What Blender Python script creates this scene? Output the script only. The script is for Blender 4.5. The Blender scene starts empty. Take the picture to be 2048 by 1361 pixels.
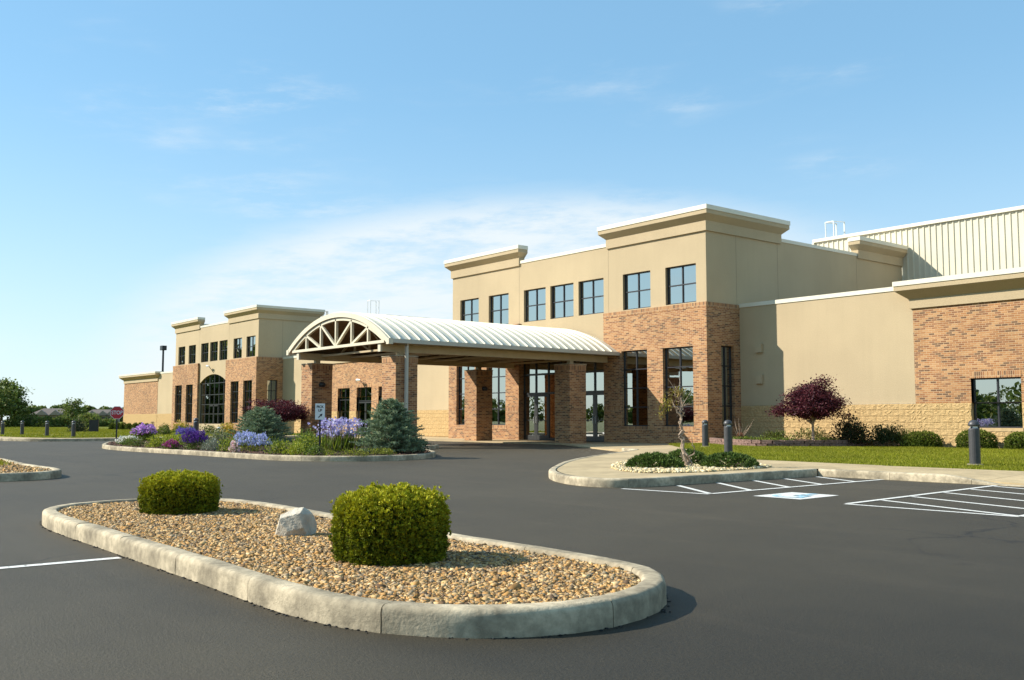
import bpy, bmesh, math, random
import numpy as np
from mathutils import Vector, Matrix
R = math.radians
random.seed(7); rng = np.random.default_rng(7)
sc = bpy.context.scene
COL = sc.collection

# ------------------------------------------------------------------ camera
cam = bpy.data.cameras.new('camera'); camo = bpy.data.objects.new('camera', cam); COL.objects.link(camo)
cam.sensor_width = 36.0; cam.lens = 1960 / 2048 * 36; cam.clip_start = 0.1; cam.clip_end = 6000
HE = 1.15
camo.location = (0, 0, HE)
camo.rotation_euler = (R(90) + math.atan((839 - 680.5) / 1960), 0, R(51.06))
sc.camera = camo

# ------------------------------------------------------------------ world and sun
SUN = Vector((-1, -1, 0.97)).normalized()            # direction towards the sun
EL = math.asin(SUN.z)
w = bpy.data.worlds.new('World'); sc.world = w; w.use_nodes = True
def link(nt, a, b): nt.links.new(a, b)
def nd(nt, typ, **kw):
    n = nt.nodes.new(typ)
    for k, v in kw.items(): setattr(n, k, v)
    return n
def mth(nt, op, a, b=None, c=None, clamp=False):
    n = nt.nodes.new('ShaderNodeMath'); n.operation = op; n.use_clamp = clamp
    for i, v in enumerate((a, b, c)):
        if v is None: continue
        if isinstance(v, (int, float)): n.inputs[i].default_value = v
        else: nt.links.new(v, n.inputs[i])
    return n.outputs[0]
def maprange(nt, v, a, b, c=0.0, d=1.0, smooth=True):
    n = nt.nodes.new('ShaderNodeMapRange'); n.interpolation_type = 'SMOOTHSTEP' if smooth else 'LINEAR'
    nt.links.new(v, n.inputs[0])
    for i, x in enumerate((a, b, c, d)): n.inputs[1 + i].default_value = x
    return n.outputs[0]
def mixc(nt, fac, a, b, mode='MIX'):
    n = nt.nodes.new('ShaderNodeMix'); n.data_type = 'RGBA'; n.blend_type = mode
    if isinstance(fac, (int, float)): n.inputs[0].default_value = fac
    else: nt.links.new(fac, n.inputs[0])
    for i, v in ((6, a), (7, b)):
        if isinstance(v, tuple): n.inputs[i].default_value = (*v, 1.0) if len(v) == 3 else v
        else: nt.links.new(v, n.inputs[i])
    return n.outputs[2]
def noise(nt, vec, scale, detail=4, rough=0.55, dim='3D'):
    n = nt.nodes.new('ShaderNodeTexNoise'); n.noise_dimensions = dim
    n.inputs['Scale'].default_value = scale; n.inputs['Detail'].default_value = detail; n.inputs['Roughness'].default_value = rough
    if vec is not None: nt.links.new(vec, n.inputs['Vector'])
    return n.outputs[0]
nt = w.node_tree; nt.nodes.clear()
sky = nd(nt, 'ShaderNodeTexSky', sky_type='NISHITA', sun_disc=False)
sky.sun_elevation = EL; sky.sun_rotation = R(225)
sky.altitude = 200; sky.air_density = 1.0; sky.dust_density = 0.25; sky.ozone_density = 1.0
geo = nd(nt, 'ShaderNodeTexCoord')
sep = nd(nt, 'ShaderNodeSeparateXYZ'); link(nt, geo.outputs['Generated'], sep.inputs[0])
az = mth(nt, 'ADD', mth(nt, 'ARCTAN2', sep.outputs[0], sep.outputs[1]), R(51.06))
el = mth(nt, 'ARCSINE', sep.outputs[2])
cv = nd(nt, 'ShaderNodeCombineXYZ')
link(nt, mth(nt, 'ADD', mth(nt, 'MULTIPLY', az, 2.2), mth(nt, 'MULTIPLY', el, -2.0)), cv.inputs[0])
link(nt, mth(nt, 'MULTIPLY', el, 9.0), cv.inputs[1])
st1 = noise(nt, cv.outputs[0], 3.4, 12, 0.68)          # streaks of cirrus
st2 = noise(nt, cv.outputs[0], 1.3, 4, 0.5)
da = mth(nt, 'DIVIDE', mth(nt, 'SUBTRACT', az, R(3)), R(27))
de = mth(nt, 'DIVIDE', mth(nt, 'SUBTRACT', el, R(2.5)), R(11.0))
rad = mth(nt, 'SQRT', mth(nt, 'ADD', mth(nt, 'MULTIPLY', da, da), mth(nt, 'MULTIPLY', de, de)))
rad = mth(nt, 'ADD', rad, mth(nt, 'MULTIPLY', mth(nt, 'SUBTRACT', st1, 0.5), 0.28))
bank = maprange(nt, rad, 1.04, 0.84)
bank = mth(nt, 'MULTIPLY', bank, maprange(nt, st1, 0.34, 0.60, 0.30, 1.0))
bank = mth(nt, 'MULTIPLY', bank, maprange(nt, az, R(4), R(24), 1.0, 0.3))
wisp = mth(nt, 'MULTIPLY', maprange(nt, st2, 0.50, 0.74), maprange(nt, st1, 0.42, 0.72))
wisp = mth(nt, 'MULTIPLY', wisp, 0.62)
cl = mth(nt, 'MAXIMUM', mth(nt, 'MULTIPLY', bank, 0.86), wisp)
hz = maprange(nt, el, R(21), R(-1), 0.0, 1.0, False)
hz = mth(nt, 'MULTIPLY', mth(nt, 'POWER', hz, 2.0), 0.85)     # thin veil that thickens towards the horizon
skyc = mixc(nt, 1.0, sky.outputs[0], (0.84, 1.07, 1.08), 'MULTIPLY')
skyc = mixc(nt, 0.55, skyc, (1.46, 2.9, 4.3))          # thin even veil of high cirrus
c1 = mixc(nt, hz, skyc, (4.5, 4.9, 5.05))
c2 = mixc(nt, cl, c1, (4.7, 5.0, 5.1))
bg = nd(nt, 'ShaderNodeBackground'); link(nt, c2, bg.inputs[0]); bg.inputs[1].default_value = 0.13
wo = nd(nt, 'ShaderNodeOutputWorld'); link(nt, bg.outputs[0], wo.inputs[0])

sl = bpy.data.lights.new('sun', 'SUN'); sl.energy = 5.0; sl.angle = R(0.5); sl.color = (1.0, 0.955, 0.87)
so = bpy.data.objects.new('sun', sl); COL.objects.link(so); so.location = (-30, -30, 40)
so.rotation_euler = SUN.to_track_quat('Z', 'Y').to_euler()

vs = sc.view_settings; vs.view_transform = 'Standard'; vs.look = 'None'; vs.gamma = 1.0; vs.use_curve_mapping = False
vs.exposure = 0.6
sc.cycles.max_bounces = 8; sc.cycles.transparent_max_bounces = 12; sc.cycles.caustics_reflective = False; sc.cycles.caustics_refractive = False
sc.cycles.use_denoising = True

# ------------------------------------------------------------------ materials
MAT = {}
def newmat(name):
    m = bpy.data.materials.new(name); m.use_nodes = True
    b = m.node_tree.nodes['Principled BSDF']; MAT[name] = m
    return m, m.node_tree, b
def simple(name, col, rough=0.6, var=0.12, scale=3.0, bump=0.0, bscale=40.0, bdist=0.004, metal=0.0, spec=0.5, var2=0.0, scale2=0.4):
    m, t, b = newmat(name)
    pos = nd(t, 'ShaderNodeNewGeometry').outputs['Position']
    f = maprange(t, noise(t, pos, scale, 5, 0.6), 0.3, 0.7)
    lo = tuple(c * (1 - var) for c in col); hi = tuple(min(1, c * (1 + var)) for c in col)
    c = mixc(t, f, lo, hi)
    if var2:
        g = maprange(t, noise(t, pos, scale2, 3, 0.5), 0.35, 0.65, 1 - var2, 1 + var2 * 0.6)
        cc = nd(t, 'ShaderNodeCombineXYZ')
        for i in range(3): link(t, g, cc.inputs[i])
        c = mixc(t, 1.0, c, cc.outputs[0], 'MULTIPLY')
    link(t, c, b.inputs['Base Color']); b.inputs['Roughness'].default_value = rough
    b.inputs['Metallic'].default_value = metal; b.inputs['Specular IOR Level'].default_value = spec
    if bump:
        bn = nd(t, 'ShaderNodeBump'); bn.inputs['Strength'].default_value = bump; bn.inputs['Distance'].default_value = bdist
        link(t, noise(t, pos, bscale, 6, 0.65), bn.inputs['Height']); link(t, bn.outputs[0], b.inputs['Normal'])
    return m
def brickmat(name, bw, bh, mortar=0.011, off=0.5, dark=1.0):
    m, t, b = newmat(name)
    pos = nd(t, 'ShaderNodeNewGeometry').outputs['Position']
    s = nd(t, 'ShaderNodeSeparateXYZ'); link(t, pos, s.inputs[0])
    u = mth(t, 'ADD', s.outputs[0], s.outputs[1]); v = s.outputs[2]
    vr = mth(t, 'DIVIDE', v, bh); row = mth(t, 'FLOOR', vr)
    uu = mth(t, 'ADD', mth(t, 'DIVIDE', u, bw), mth(t, 'MULTIPLY', mth(t, 'MODULO', mth(t, 'ADD', row, 1000.0), 2.0), off))
    colr = mth(t, 'FLOOR', uu); fu = mth(t, 'FRACT', uu); fv = mth(t, 'FRACT', vr)
    du = mth(t, 'MULTIPLY', mth(t, 'MINIMUM', fu, mth(t, 'SUBTRACT', 1.0, fu)), bw)
    dv = mth(t, 'MULTIPLY', mth(t, 'MINIMUM', fv, mth(t, 'SUBTRACT', 1.0, fv)), bh)
    d = mth(t, 'MINIMUM', du, dv)
    mask = maprange(t, d, mortar * 0.42, mortar * 0.8)
    cx = nd(t, 'ShaderNodeCombineXYZ'); link(t, colr, cx.inputs[0]); link(t, row, cx.inputs[1])
    wn = nd(t, 'ShaderNodeTexWhiteNoise', noise_dimensions='2D'); link(t, cx.outputs[0], wn.inputs['Vector'])
    cr = nd(t, 'ShaderNodeValToRGB'); cr.color_ramp.interpolation = 'CONSTANT'
    cols = [(0.0, (0.39, 0.182, 0.074)), (0.22, (0.44, 0.22, 0.094)), (0.40, (0.33, 0.147, 0.064)), (0.56, (0.47, 0.255, 0.115)), (0.70, (0.26, 0.118, 0.056)), (0.88, (0.165, 0.088, 0.048))]
    e = cr.color_ramp.elements
    e[0].position = cols[0][0]; e[0].color = (*cols[0][1], 1); e[1].position = cols[1][0]; e[1].color = (*cols[1][1], 1)
    for p, c in cols[2:]:
        k = e.new(p); k.color = (*c, 1)
    link(t, wn.outputs[0], cr.inputs[0])
    nz = maprange(t, noise(t, pos, 60, 4), 0.3, 0.7, 0.8, 1.15)
    cc = nd(t, 'ShaderNodeCombineXYZ')
    for i in range(3): link(t, nz, cc.inputs[i])
    bc = mixc(t, 1.0, cr.outputs[0], cc.outputs[0], 'MULTIPLY')
    wash = maprange(t, noise(t, pos, 0.5, 4, 0.6), 0.3, 0.7, 0.86, 1.1)
    c2 = nd(t, 'ShaderNodeCombineXYZ')
    for i in range(3): link(t, wash, c2.inputs[i])
    fin = mixc(t, 1.0, mixc(t, mask, (0.56, 0.385, 0.22), bc), c2.outputs[0], 'MULTIPLY')
    link(t, fin, b.inputs['Base Color']); b.inputs['Roughness'].default_value = 0.85; b.inputs['Specular IOR Level'].default_value = 0.25
    bn = nd(t, 'ShaderNodeBump'); bn.inputs['Strength'].default_value = 0.7; bn.inputs['Distance'].default_value = 0.008
    link(t, mask, bn.inputs['Height']); link(t, bn.outputs[0], b.inputs['Normal'])
    return m
BW, BH = 0.226, 0.0755
brickmat('brick', BW, BH); brickmat('soldier_brick', BH, BW, off=0.0)
simple('stucco', (0.49, 0.378, 0.229), 0.9, 0.06, 30, 0.8, 38, 0.012, spec=0.2, var2=0.05, scale2=0.35)
m = MAT['stucco']; t = m.node_tree; b = t.nodes['Principled BSDF']; src = b.inputs['Base Color'].links[0].from_socket
pos = nd(t, 'ShaderNodeNewGeometry').outputs['Position']; mp = nd(t, 'ShaderNodeMapping'); mp.inputs['Scale'].default_value = (1.0, 1.0, 0.07); link(t, pos, mp.inputs[0])
sk = maprange(t, noise(t, mp.outputs[0], 2.6, 6, 0.7), 0.35, 0.75, 1.01, 0.975); cc = nd(t, 'ShaderNodeCombineXYZ')
for i_ in range(3): link(t, sk, cc.inputs[i_])
link(t, mixc(t, 1.0, src, cc.outputs[0], 'MULTIPLY'), b.inputs['Base Color'])
simple('joint_seal', (0.28, 0.21, 0.125), 0.9, 0.05)
simple('cap_metal', (0.72, 0.665, 0.52), 0.45, 0.04, 0.8, spec=0.4)
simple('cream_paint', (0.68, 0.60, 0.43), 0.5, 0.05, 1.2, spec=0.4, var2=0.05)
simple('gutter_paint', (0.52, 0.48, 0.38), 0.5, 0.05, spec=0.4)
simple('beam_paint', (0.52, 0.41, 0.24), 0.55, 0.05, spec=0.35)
simple('roof_metal', (0.68, 0.625, 0.48), 0.42, 0.04, 0.9, spec=0.4, var2=0.06, scale2=0.7)
simple('siding_metal', (0.66, 0.59, 0.43), 0.5, 0.03, 0.7, spec=0.4, var2=0.04)
simple('deck_wood', (0.26, 0.16, 0.08), 0.75, 0.25, 4.0, 0.2, 20)
simple('splitface', (0.54, 0.365, 0.168), 0.95, 0.12, 14.0, 1.0, 34, 0.03, spec=0.15)
simple('mortar', (0.50, 0.345, 0.165), 0.95, 0.08, 8)
simple('frame_dark', (0.018, 0.017, 0.02), 0.42, 0.2)
simple('door_metal', (0.06, 0.06, 0.058), 0.38, 0.1, metal=0.5)
simple('interior', (0.05, 0.045, 0.04), 0.9, 0.2, 1.0)
simple('blind_fabric', (0.55, 0.56, 0.47), 0.85, 0.05, 2)
simple('roof_membrane', (0.35, 0.34, 0.32), 0.9)
simple('concrete', (0.455, 0.345, 0.195), 0.9, 0.1, 5, 0.45, 70, 0.004, spec=0.2, var2=0.14, scale2=0.7)
simple('kerb_concrete', (0.42, 0.345, 0.23), 0.9, 0.22, 14, 0.7, 46, 0.008, spec=0.2, var2=0.34, scale2=2.2)
simple('soil', (0.10, 0.055, 0.035), 0.95, 0.4, 18, 1.0, 50, 0.03)
simple('gravel_bed', (0.20, 0.14, 0.085), 0.95, 0.4, 30, 1.0, 60, 0.02)
simple('pale_gravel_bed', (0.45, 0.36, 0.2), 0.95, 0.3, 30, 1.0, 60, 0.02)
simple('bark', (0.20, 0.145, 0.10), 0.9, 0.3, 15, 0.6, 40, 0.01)
simple('pale_bark', (0.40, 0.29, 0.20), 0.9, 0.3, 15, 0.6, 40, 0.01)
simple('bollard_paint', (0.055, 0.052, 0.052), 0.45, 0.15, 6, 0.1, 80, 0.002)
simple('black_metal', (0.012, 0.012, 0.013), 0.4, 0.2)
simple('white_paint', (0.80, 0.79, 0.75), 0.4, 0.03)
simple('lens', (0.75, 0.75, 0.72), 0.15, 0.05)
simple('sign_red', (0.50, 0.014, 0.022), 0.4, 0.05)
simple('sign_black', (0.015, 0.015, 0.015), 0.5, 0.1)
simple('boulder', (0.45, 0.39, 0.295), 0.95, 0.25, 5, 0.8, 26, 0.02, var2=0.15, scale2=3)
simple('brown_boulder', (0.33, 0.25, 0.17), 0.95, 0.3, 12, 0.8, 40, 0.02)
simple('block_stone', (0.22, 0.13, 0.10), 0.95, 0.3, 12, 0.9, 30, 0.02)
simple('house_roof', (0.16, 0.125, 0.10), 0.9, 0.1, 2)
simple('house_wall', (0.30, 0.24, 0.19), 0.9, 0.1)
# asphalt: fine aggregate, worn tone patches, seams
m, t, b = newmat('asphalt')
pos = nd(t, 'ShaderNodeNewGeometry').outputs['Position']
g1 = mth(t, 'ADD', mth(t, 'MULTIPLY', maprange(t, noise(t, pos, 48, 5, 0.85), 0.36, 0.66), 0.5), mth(t, 'MULTIPLY', maprange(t, noise(t, pos, 130, 2, 0.6), 0.38, 0.64), 0.6))
g2 = maprange(t, noise(t, pos, 0.35, 5, 0.6), 0.3, 0.7)
g3 = maprange(t, noise(t, pos, 3.0, 5, 0.65), 0.3, 0.7)
a = mixc(t, g1, (0.011, 0.0102, 0.0083), (0.080, 0.072, 0.055))
a = mixc(t, mth(t, 'MULTIPLY', g2, 0.45), a, (0.075, 0.069, 0.055))
a = mixc(t, mth(t, 'MULTIPLY', g3, 0.18), a, (0.024, 0.023, 0.022))
mp = nd(t, 'ShaderNodeMapping'); mp.inputs['Scale'].default_value = (0.12, 1.4, 1.0); mp.inputs['Rotation'].default_value = (0, 0, R(8)); link(t, pos, mp.inputs[0])
g4 = maprange(t, noise(t, mp.outputs[0], 0.9, 5, 0.7), 0.52, 0.72)
a = mixc(t, mth(t, 'MULTIPLY', g4, 0.30), a, (0.085, 0.076, 0.064))
vo2 = nd(t, 'ShaderNodeTexVoronoi'); vo2.inputs['Scale'].default_value = 9; link(t, pos, vo2.inputs['Vector'])
sp2 = maprange(t, vo2.outputs['Distance'], 0.055, 0.03)
a = mixc(t, mth(t, 'MULTIPLY', sp2, 0.55), a, (0.16, 0.14, 0.115))
oil = mth(t, 'MULTIPLY', maprange(t, noise(t, pos, 1.1, 3, 0.5), 0.70, 0.80), 0.55)
a = mixc(t, oil, a, (0.014, 0.013, 0.013))
grit = mth(t, 'MULTIPLY', maprange(t, noise(t, pos, 5.5, 7, 0.8), 0.60, 0.78), 0.35)
a = mixc(t, grit, a, (0.095, 0.085, 0.068))
ck = nd(t, 'ShaderNodeTexVoronoi', feature='DISTANCE_TO_EDGE'); ck.inputs['Scale'].default_value = 0.16
wv = nd(t, 'ShaderNodeVectorMath', operation='ADD'); link(t, pos, wv.inputs[0])
wn = nd(t, 'ShaderNodeTexNoise'); wn.inputs['Scale'].default_value = 0.7; wn.inputs['Detail'].default_value = 6; link(t, pos, wn.inputs['Vector'])
ws = nd(t, 'ShaderNodeVectorMath', operation='SCALE'); ws.inputs['Scale'].default_value = 1.6; link(t, wn.outputs['Color'], ws.inputs[0]); link(t, ws.outputs[0], wv.inputs[1])
link(t, wv.outputs[0], ck.inputs['Vector'])
crk = mth(t, 'MULTIPLY', maprange(t, ck.outputs['Distance'], 0.0055, 0.002), maprange(t, noise(t, pos, 0.25, 2), 0.5, 0.6))
a = mixc(t, mth(t, 'MULTIPLY', crk, 0.6), a, (0.014, 0.013, 0.013))
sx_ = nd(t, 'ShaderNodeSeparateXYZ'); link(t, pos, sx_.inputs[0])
lot_tone = maprange(t, mth(t, 'ADD', sx_.outputs[0], mth(t, 'MULTIPLY', mth(t, 'SUBTRACT', noise(t, pos, 0.22, 4, 0.6), 0.5), 7.0)), -1.0, -8.5)
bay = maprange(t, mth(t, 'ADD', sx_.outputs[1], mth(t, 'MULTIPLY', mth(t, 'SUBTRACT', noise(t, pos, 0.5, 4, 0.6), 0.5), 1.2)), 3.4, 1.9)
lot_tone = mth(t, 'MAXIMUM', lot_tone, bay)                        # lighter tone in the near bays and towards the left of the lot
a = mixc(t, 1.0, a, mixc(t, lot_tone, (0.62, 0.55, 0.41), (1.28, 1.09, 0.78)), 'MULTIPLY')
link(t, a, b.inputs['Base Color']); b.inputs['Roughness'].default_value = 0.66; b.inputs['Specular IOR Level'].default_value = 0.32
bn = nd(t, 'ShaderNodeBump'); bn.inputs['Strength'].default_value = 0.8; bn.inputs['Distance'].default_value = 0.012
link(t, noise(t, pos, 45, 5, 0.8), bn.inputs['Height']); link(t, bn.outputs[0], b.inputs['Normal'])
# worn traffic paint
def paint(name, col, wear=0.5):
    m, t, b = newmat(name)
    pos = nd(t, 'ShaderNodeNewGeometry').outputs['Position']
    f = maprange(t, noise(t, pos, 26, 7, 0.75), 0.60 - 0.1 * wear, 0.74 - 0.1 * wear)
    link(t, mixc(t, f, col, (0.07, 0.065, 0.06)), b.inputs['Base Color']); b.inputs['Roughness'].default_value = 0.75
paint('road_paint', (0.70, 0.67, 0.60), 0.8); paint('blue_road_paint', (0.36, 0.58, 0.68), 0.6)
# grass ground
def grassmat(name, c1, c2, s1=0.6):
    m, t, b = newmat(name)
    pos = nd(t, 'ShaderNodeNewGeometry').outputs['Position']
    f = maprange(t, noise(t, pos, s1, 6, 0.65), 0.32, 0.68); g = maprange(t, noise(t, pos, 28, 4, 0.7), 0.3, 0.7)
    c = mixc(t, mth(t, 'MULTIPLY', g, 0.5), mixc(t, f, c1, c2), tuple(x * 0.45 for x in c1))
    link(t, c, b.inputs['Base Color']); b.inputs['Roughness'].default_value = 0.9; b.inputs['Specular IOR Level'].default_value = 0.15
    bn = nd(t, 'ShaderNodeBump'); bn.inputs['Strength'].default_value = 1.0; bn.inputs['Distance'].default_value = 0.06
    link(t, noise(t, pos, 22, 5, 0.7), bn.inputs['Height']); link(t, bn.outputs[0], b.inputs['Normal'])
grassmat('lawn_ground', (0.14, 0.155, 0.008), (0.21, 0.21, 0.014)); grassmat('field_ground', (0.07, 0.095, 0.012), (0.11, 0.125, 0.02), 0.08)
# tinted foliage: the colour of each leaf is stored on the mesh
def leafmat(name, rough=0.6, trans=0.3):
    m, t, b = newmat(name)
    at = nd(t, 'ShaderNodeAttribute', attribute_name='tint')
    link(t, at.outputs['Color'], b.inputs['Base Color']); b.inputs['Roughness'].default_value = rough; b.inputs['Specular IOR Level'].default_value = 0.25
    tr = nd(t, 'ShaderNodeBsdfTranslucent'); link(t, at.outputs['Color'], tr.inputs[0])
    mx = nd(t, 'ShaderNodeMixShader'); mx.inputs[0].default_value = trans
    out = t.nodes['Material Output']; link(t, b.outputs[0], mx.inputs[1]); link(t, tr.outputs[0], mx.inputs[2]); link(t, mx.outputs[0], out.inputs[0])
leafmat('leaf'); leafmat('needle', 0.7, 0.12); leafmat('petal', 0.7, 0.3)
m, t, b = newmat('pebble')
at = nd(t, 'ShaderNodeAttribute', attribute_name='tint'); link(t, at.outputs['Color'], b.inputs['Base Color']); b.inputs['Roughness'].default_value = 0.85; b.inputs['Specular IOR Level'].default_value = 0.25
# coated window glass: mirrors the sky, lets a little of the room through
m, t, b = newmat('glass')
gl = nd(t, 'ShaderNodeBsdfGlossy'); gl.inputs['Roughness'].default_value = 0.0; gl.inputs[0].default_value = (0.86, 0.88, 0.85, 1)
trn = nd(t, 'ShaderNodeBsdfTransparent'); trn.inputs[0].default_value = (0.28, 0.31, 0.28, 1)
fr = nd(t, 'ShaderNodeFresnel'); fr.inputs[0].default_value = 2.9
pos = nd(t, 'ShaderNodeNewGeometry').outputs['Position']
bn = nd(t, 'ShaderNodeBump'); bn.inputs['Strength'].default_value = 0.05; bn.inputs['Distance'].default_value = 0.02
link(t, noise(t, pos, 1.1, 2), bn.inputs['Height']); link(t, bn.outputs[0], gl.inputs['Normal'])
mx = nd(t, 'ShaderNodeMixShader'); link(t, maprange(t, fr.outputs[0], 0.0, 1.0, 0.42, 1.0, False), mx.inputs[0]); link(t, trn.outputs[0], mx.inputs[1]); link(t, gl.outputs[0], mx.inputs[2])
link(t, mx.outputs[0], t.nodes['Material Output'].inputs[0])

# ------------------------------------------------------------------ builders
WORLDP = {}
def linkobj(o, parent=None):
    COL.objects.link(o)
    if parent is not None:
        o.parent = parent
        if parent.name in WORLDP: o.matrix_parent_inverse = Matrix.Translation(-Vector(WORLDP[parent.name]))
    return o
def tag(o, label=None, cat=None, group=None, kind=None):
    for k, v in (('label', label), ('category', cat), ('group', group), ('kind', kind)):
        if v: o[k] = v
    return o
def empty(name, loc=(0, 0, 0), world=False):
    # world=True: the children are modelled in world coordinates
    o = bpy.data.objects.new(name, None); COL.objects.link(o); o.location = loc; o.empty_display_size = 0.2
    if world: WORLDP[o.name] = loc
    return o
class MB:
    def __init__(s): s.v = []; s.f = []
    def quad(s, *p):
        n = len(s.v); s.v += [tuple(q) for q in p]; s.f.append(tuple(range(n, n + len(p)))); return s
    def box(s, x0, x1, y0, y1, z0, z1):
        n = len(s.v)
        s.v += [(x0, y0, z0), (x1, y0, z0), (x1, y1, z0), (x0, y1, z0), (x0, y0, z1), (x1, y0, z1), (x1, y1, z1), (x0, y1, z1)]
        for q in ((0, 3, 2, 1), (4, 5, 6, 7), (0, 1, 5, 4), (1, 2, 6, 5), (2, 3, 7, 6), (3, 0, 4, 7)): s.f.append(tuple(n + i for i in q))
        return s
    def bar(s, a, b, wx, wy, up=(0, 1, 0)):
        a = Vector(a); b = Vector(b); d = (b - a).normalized(); u = Vector(up)
        if abs(d.dot(u)) > 0.98: u = Vector((1, 0, 0))
        p = d.cross(u).normalized(); q = p.cross(d).normalized(); n = len(s.v)
        for c in (a, b):
            for i, j in ((-1, -1), (1, -1), (1, 1), (-1, 1)): s.v.append(tuple(c + p * i * wx / 2 + q * j * wy / 2))
        for q4 in ((0, 1, 2, 3), (7, 6, 5, 4), (0, 4, 5, 1), (1, 5, 6, 2), (2, 6, 7, 3), (3, 7, 4, 0)): s.f.append(tuple(n + i for i in q4))
        return s
    def tube(s, pts, rad, sides=7, cap=True):
        pts = [Vector(p) for p in pts]; n0 = len(s.v)
        for i, p in enumerate(pts):
            d = (pts[min(i + 1, len(pts) - 1)] - pts[max(i - 1, 0)]).normalized()
            u = Vector((0, 0, 1)) if abs(d.z) < 0.9 else Vector((1, 0, 0))
            a = d.cross(u).normalized(); c = a.cross(d).normalized(); r = rad[i] if hasattr(rad, '__len__') else rad
            for k in range(sides):
                t = 2 * math.pi * k / sides; s.v.append(tuple(p + a * math.cos(t) * r + c * math.sin(t) * r))
        for i in range(len(pts) - 1):
            for k in range(sides):
                k2 = (k + 1) % sides; s.f.append((n0 + i * sides + k, n0 + i * sides + k2, n0 + (i + 1) * sides + k2, n0 + (i + 1) * sides + k))
        if cap:
            s.f.append(tuple(n0 + k for k in range(sides))); s.f.append(tuple(n0 + (len(pts) - 1) * sides + k for k in range(sides - 1, -1, -1)))
        return s
    def lathe(s, prof, sides=20, c=(0, 0, 0)):
        n0 = len(s.v)
        for r, z in prof:
            for k in range(sides):
                t = 2 * math.pi * k / sides; s.v.append((c[0] + r * math.cos(t), c[1] + r * math.sin(t), c[2] + z))
        for i in range(len(prof) - 1):
            for k in range(sides):
                k2 = (k + 1) % sides; s.f.append((n0 + i * sides + k, n0 + i * sides + k2, n0 + (i + 1) * sides + k2, n0 + (i + 1) * sides + k))
        s.f.append(tuple(n0 + k for k in range(sides - 1, -1, -1))); s.f.append(tuple(n0 + (len(prof) - 1) * sides + k for k in range(sides)))
        return s
    def mesh(s, name, mat, smooth=False):
        me = bpy.data.meshes.new(name); me.from_pydata(s.v, [], s.f); me.materials.append(MAT[mat]); me.update()
        if smooth:
            me.polygons.foreach_set('use_smooth', [True] * len(me.polygons))
        return me
    def build(s, name, mat, parent=None, smooth=False):
        o = bpy.data.objects.new(name, s.mesh(name, mat, smooth)); return linkobj(o, parent)
def obj(name, me, parent=None, loc=(0, 0, 0), rz=0.0, scale=None):
    o = bpy.data.objects.new(name, me); linkobj(o, parent); o.location = loc; o.rotation_euler = (0, 0, rz)
    if scale: o.scale = scale
    return o
def npmesh(name, V, F, mat, tint=None, smooth=False):
    V = np.asarray(V, np.float32); F = np.asarray(F, np.int32); k = F.shape[1]
    me = bpy.data.meshes.new(name); me.vertices.add(len(V)); me.vertices.foreach_set('co', V.ravel())
    me.loops.add(F.size); me.loops.foreach_set('vertex_index', F.ravel())
    me.polygons.add(len(F)); me.polygons.foreach_set('loop_start', np.arange(0, F.size, k, dtype=np.int32))
    try: me.polygons.foreach_set('loop_total', np.full(len(F), k, np.int32))
    except Exception: pass
    if smooth: me.polygons.foreach_set('use_smooth', np.ones(len(F), bool))
    if tint is not None:
        a = me.color_attributes.new('tint', 'FLOAT_COLOR', 'POINT')
        a.data.foreach_set('color', np.concatenate([tint, np.ones((len(tint), 1))], 1).astype(np.float32).ravel())
    me.materials.append(MAT[mat]); me.update(calc_edges=True); me.validate()
    return me
def unit(a): return a / np.maximum(np.linalg.norm(a, axis=1, keepdims=True), 1e-9)
def leaves(name, Cn, D, ln, wd, col, mat='leaf', var=0.25, fold=0.0):
    """diamond leaves: centres Cn, directions D, length, width, base colours"""
    n = len(Cn); D = unit(D); S = unit(np.cross(D, rng.normal(size=(n, 3)))); 
    ln = (np.ones(n) * ln * rng.uniform(0.7, 1.3, n))[:, None]; wd = (np.ones(n) * wd * rng.uniform(0.7, 1.3, n))[:, None]
    nrm = np.cross(D, S)
    V = np.stack([Cn - D * ln / 2, Cn + S * wd / 2 + nrm * wd * fold, Cn + D * ln / 2, Cn - S * wd / 2 + nrm * wd * fold], 1).reshape(-1, 3)
    F = np.arange(n * 4).reshape(-1, 4)
    col = np.asarray(col, float)
    if col.ndim == 1: col = np.tile(col, (n, 1))
    tint = np.clip(col * rng.uniform(1 - var, 1 + var, (n, 1)) * rng.uniform(0.94, 1.06, (n, 3)), 0, 1)
    return npmesh(name, V, F, mat, np.repeat(tint, 4, 0))
def palette(cols, n):
    cols = np.array(cols); return cols[rng.integers(0, len(cols), n)]
def ell(n, rx, ry, rz, shell=0.6, half=True, p=2.0):
    """points in a (super)ellipsoid standing on z=0, mostly near its skin"""
    d = unit(rng.normal(size=(n, 3)))
    if half: d[:, 2] = np.abs(d[:, 2])
    k = (np.abs(d) ** p).sum(1) ** (1 / p); r = (1 / k) * (1 - (1 - shell) * rng.random(n) ** 1.8)
    return d * r[:, None] * np.array([rx, ry, rz]), d
def poly_fill(name, pts, z, mat, zf=None, parent=None):
    from mathutils.geometry import tessellate_polygon
    V = [(p[0], p[1], z if zf is None else zf(p[0], p[1])) for p in pts]; F = []
    for t in tessellate_polygon([[Vector((v[0], v[1], 0)) for v in V]]):
        a, b_, c = (V[k] for k in t); cr = (b_[0] - a[0]) * (c[1] - a[1]) - (b_[1] - a[1]) * (c[0] - a[0])
        if abs(cr) > 1e-9: F.append(tuple(t) if cr > 0 else tuple(reversed(t)))
    me = bpy.data.meshes.new(name); me.from_pydata(V, [], F); me.materials.append(MAT[mat]); me.update()
    return linkobj(bpy.data.objects.new(name, me), parent)
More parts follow.
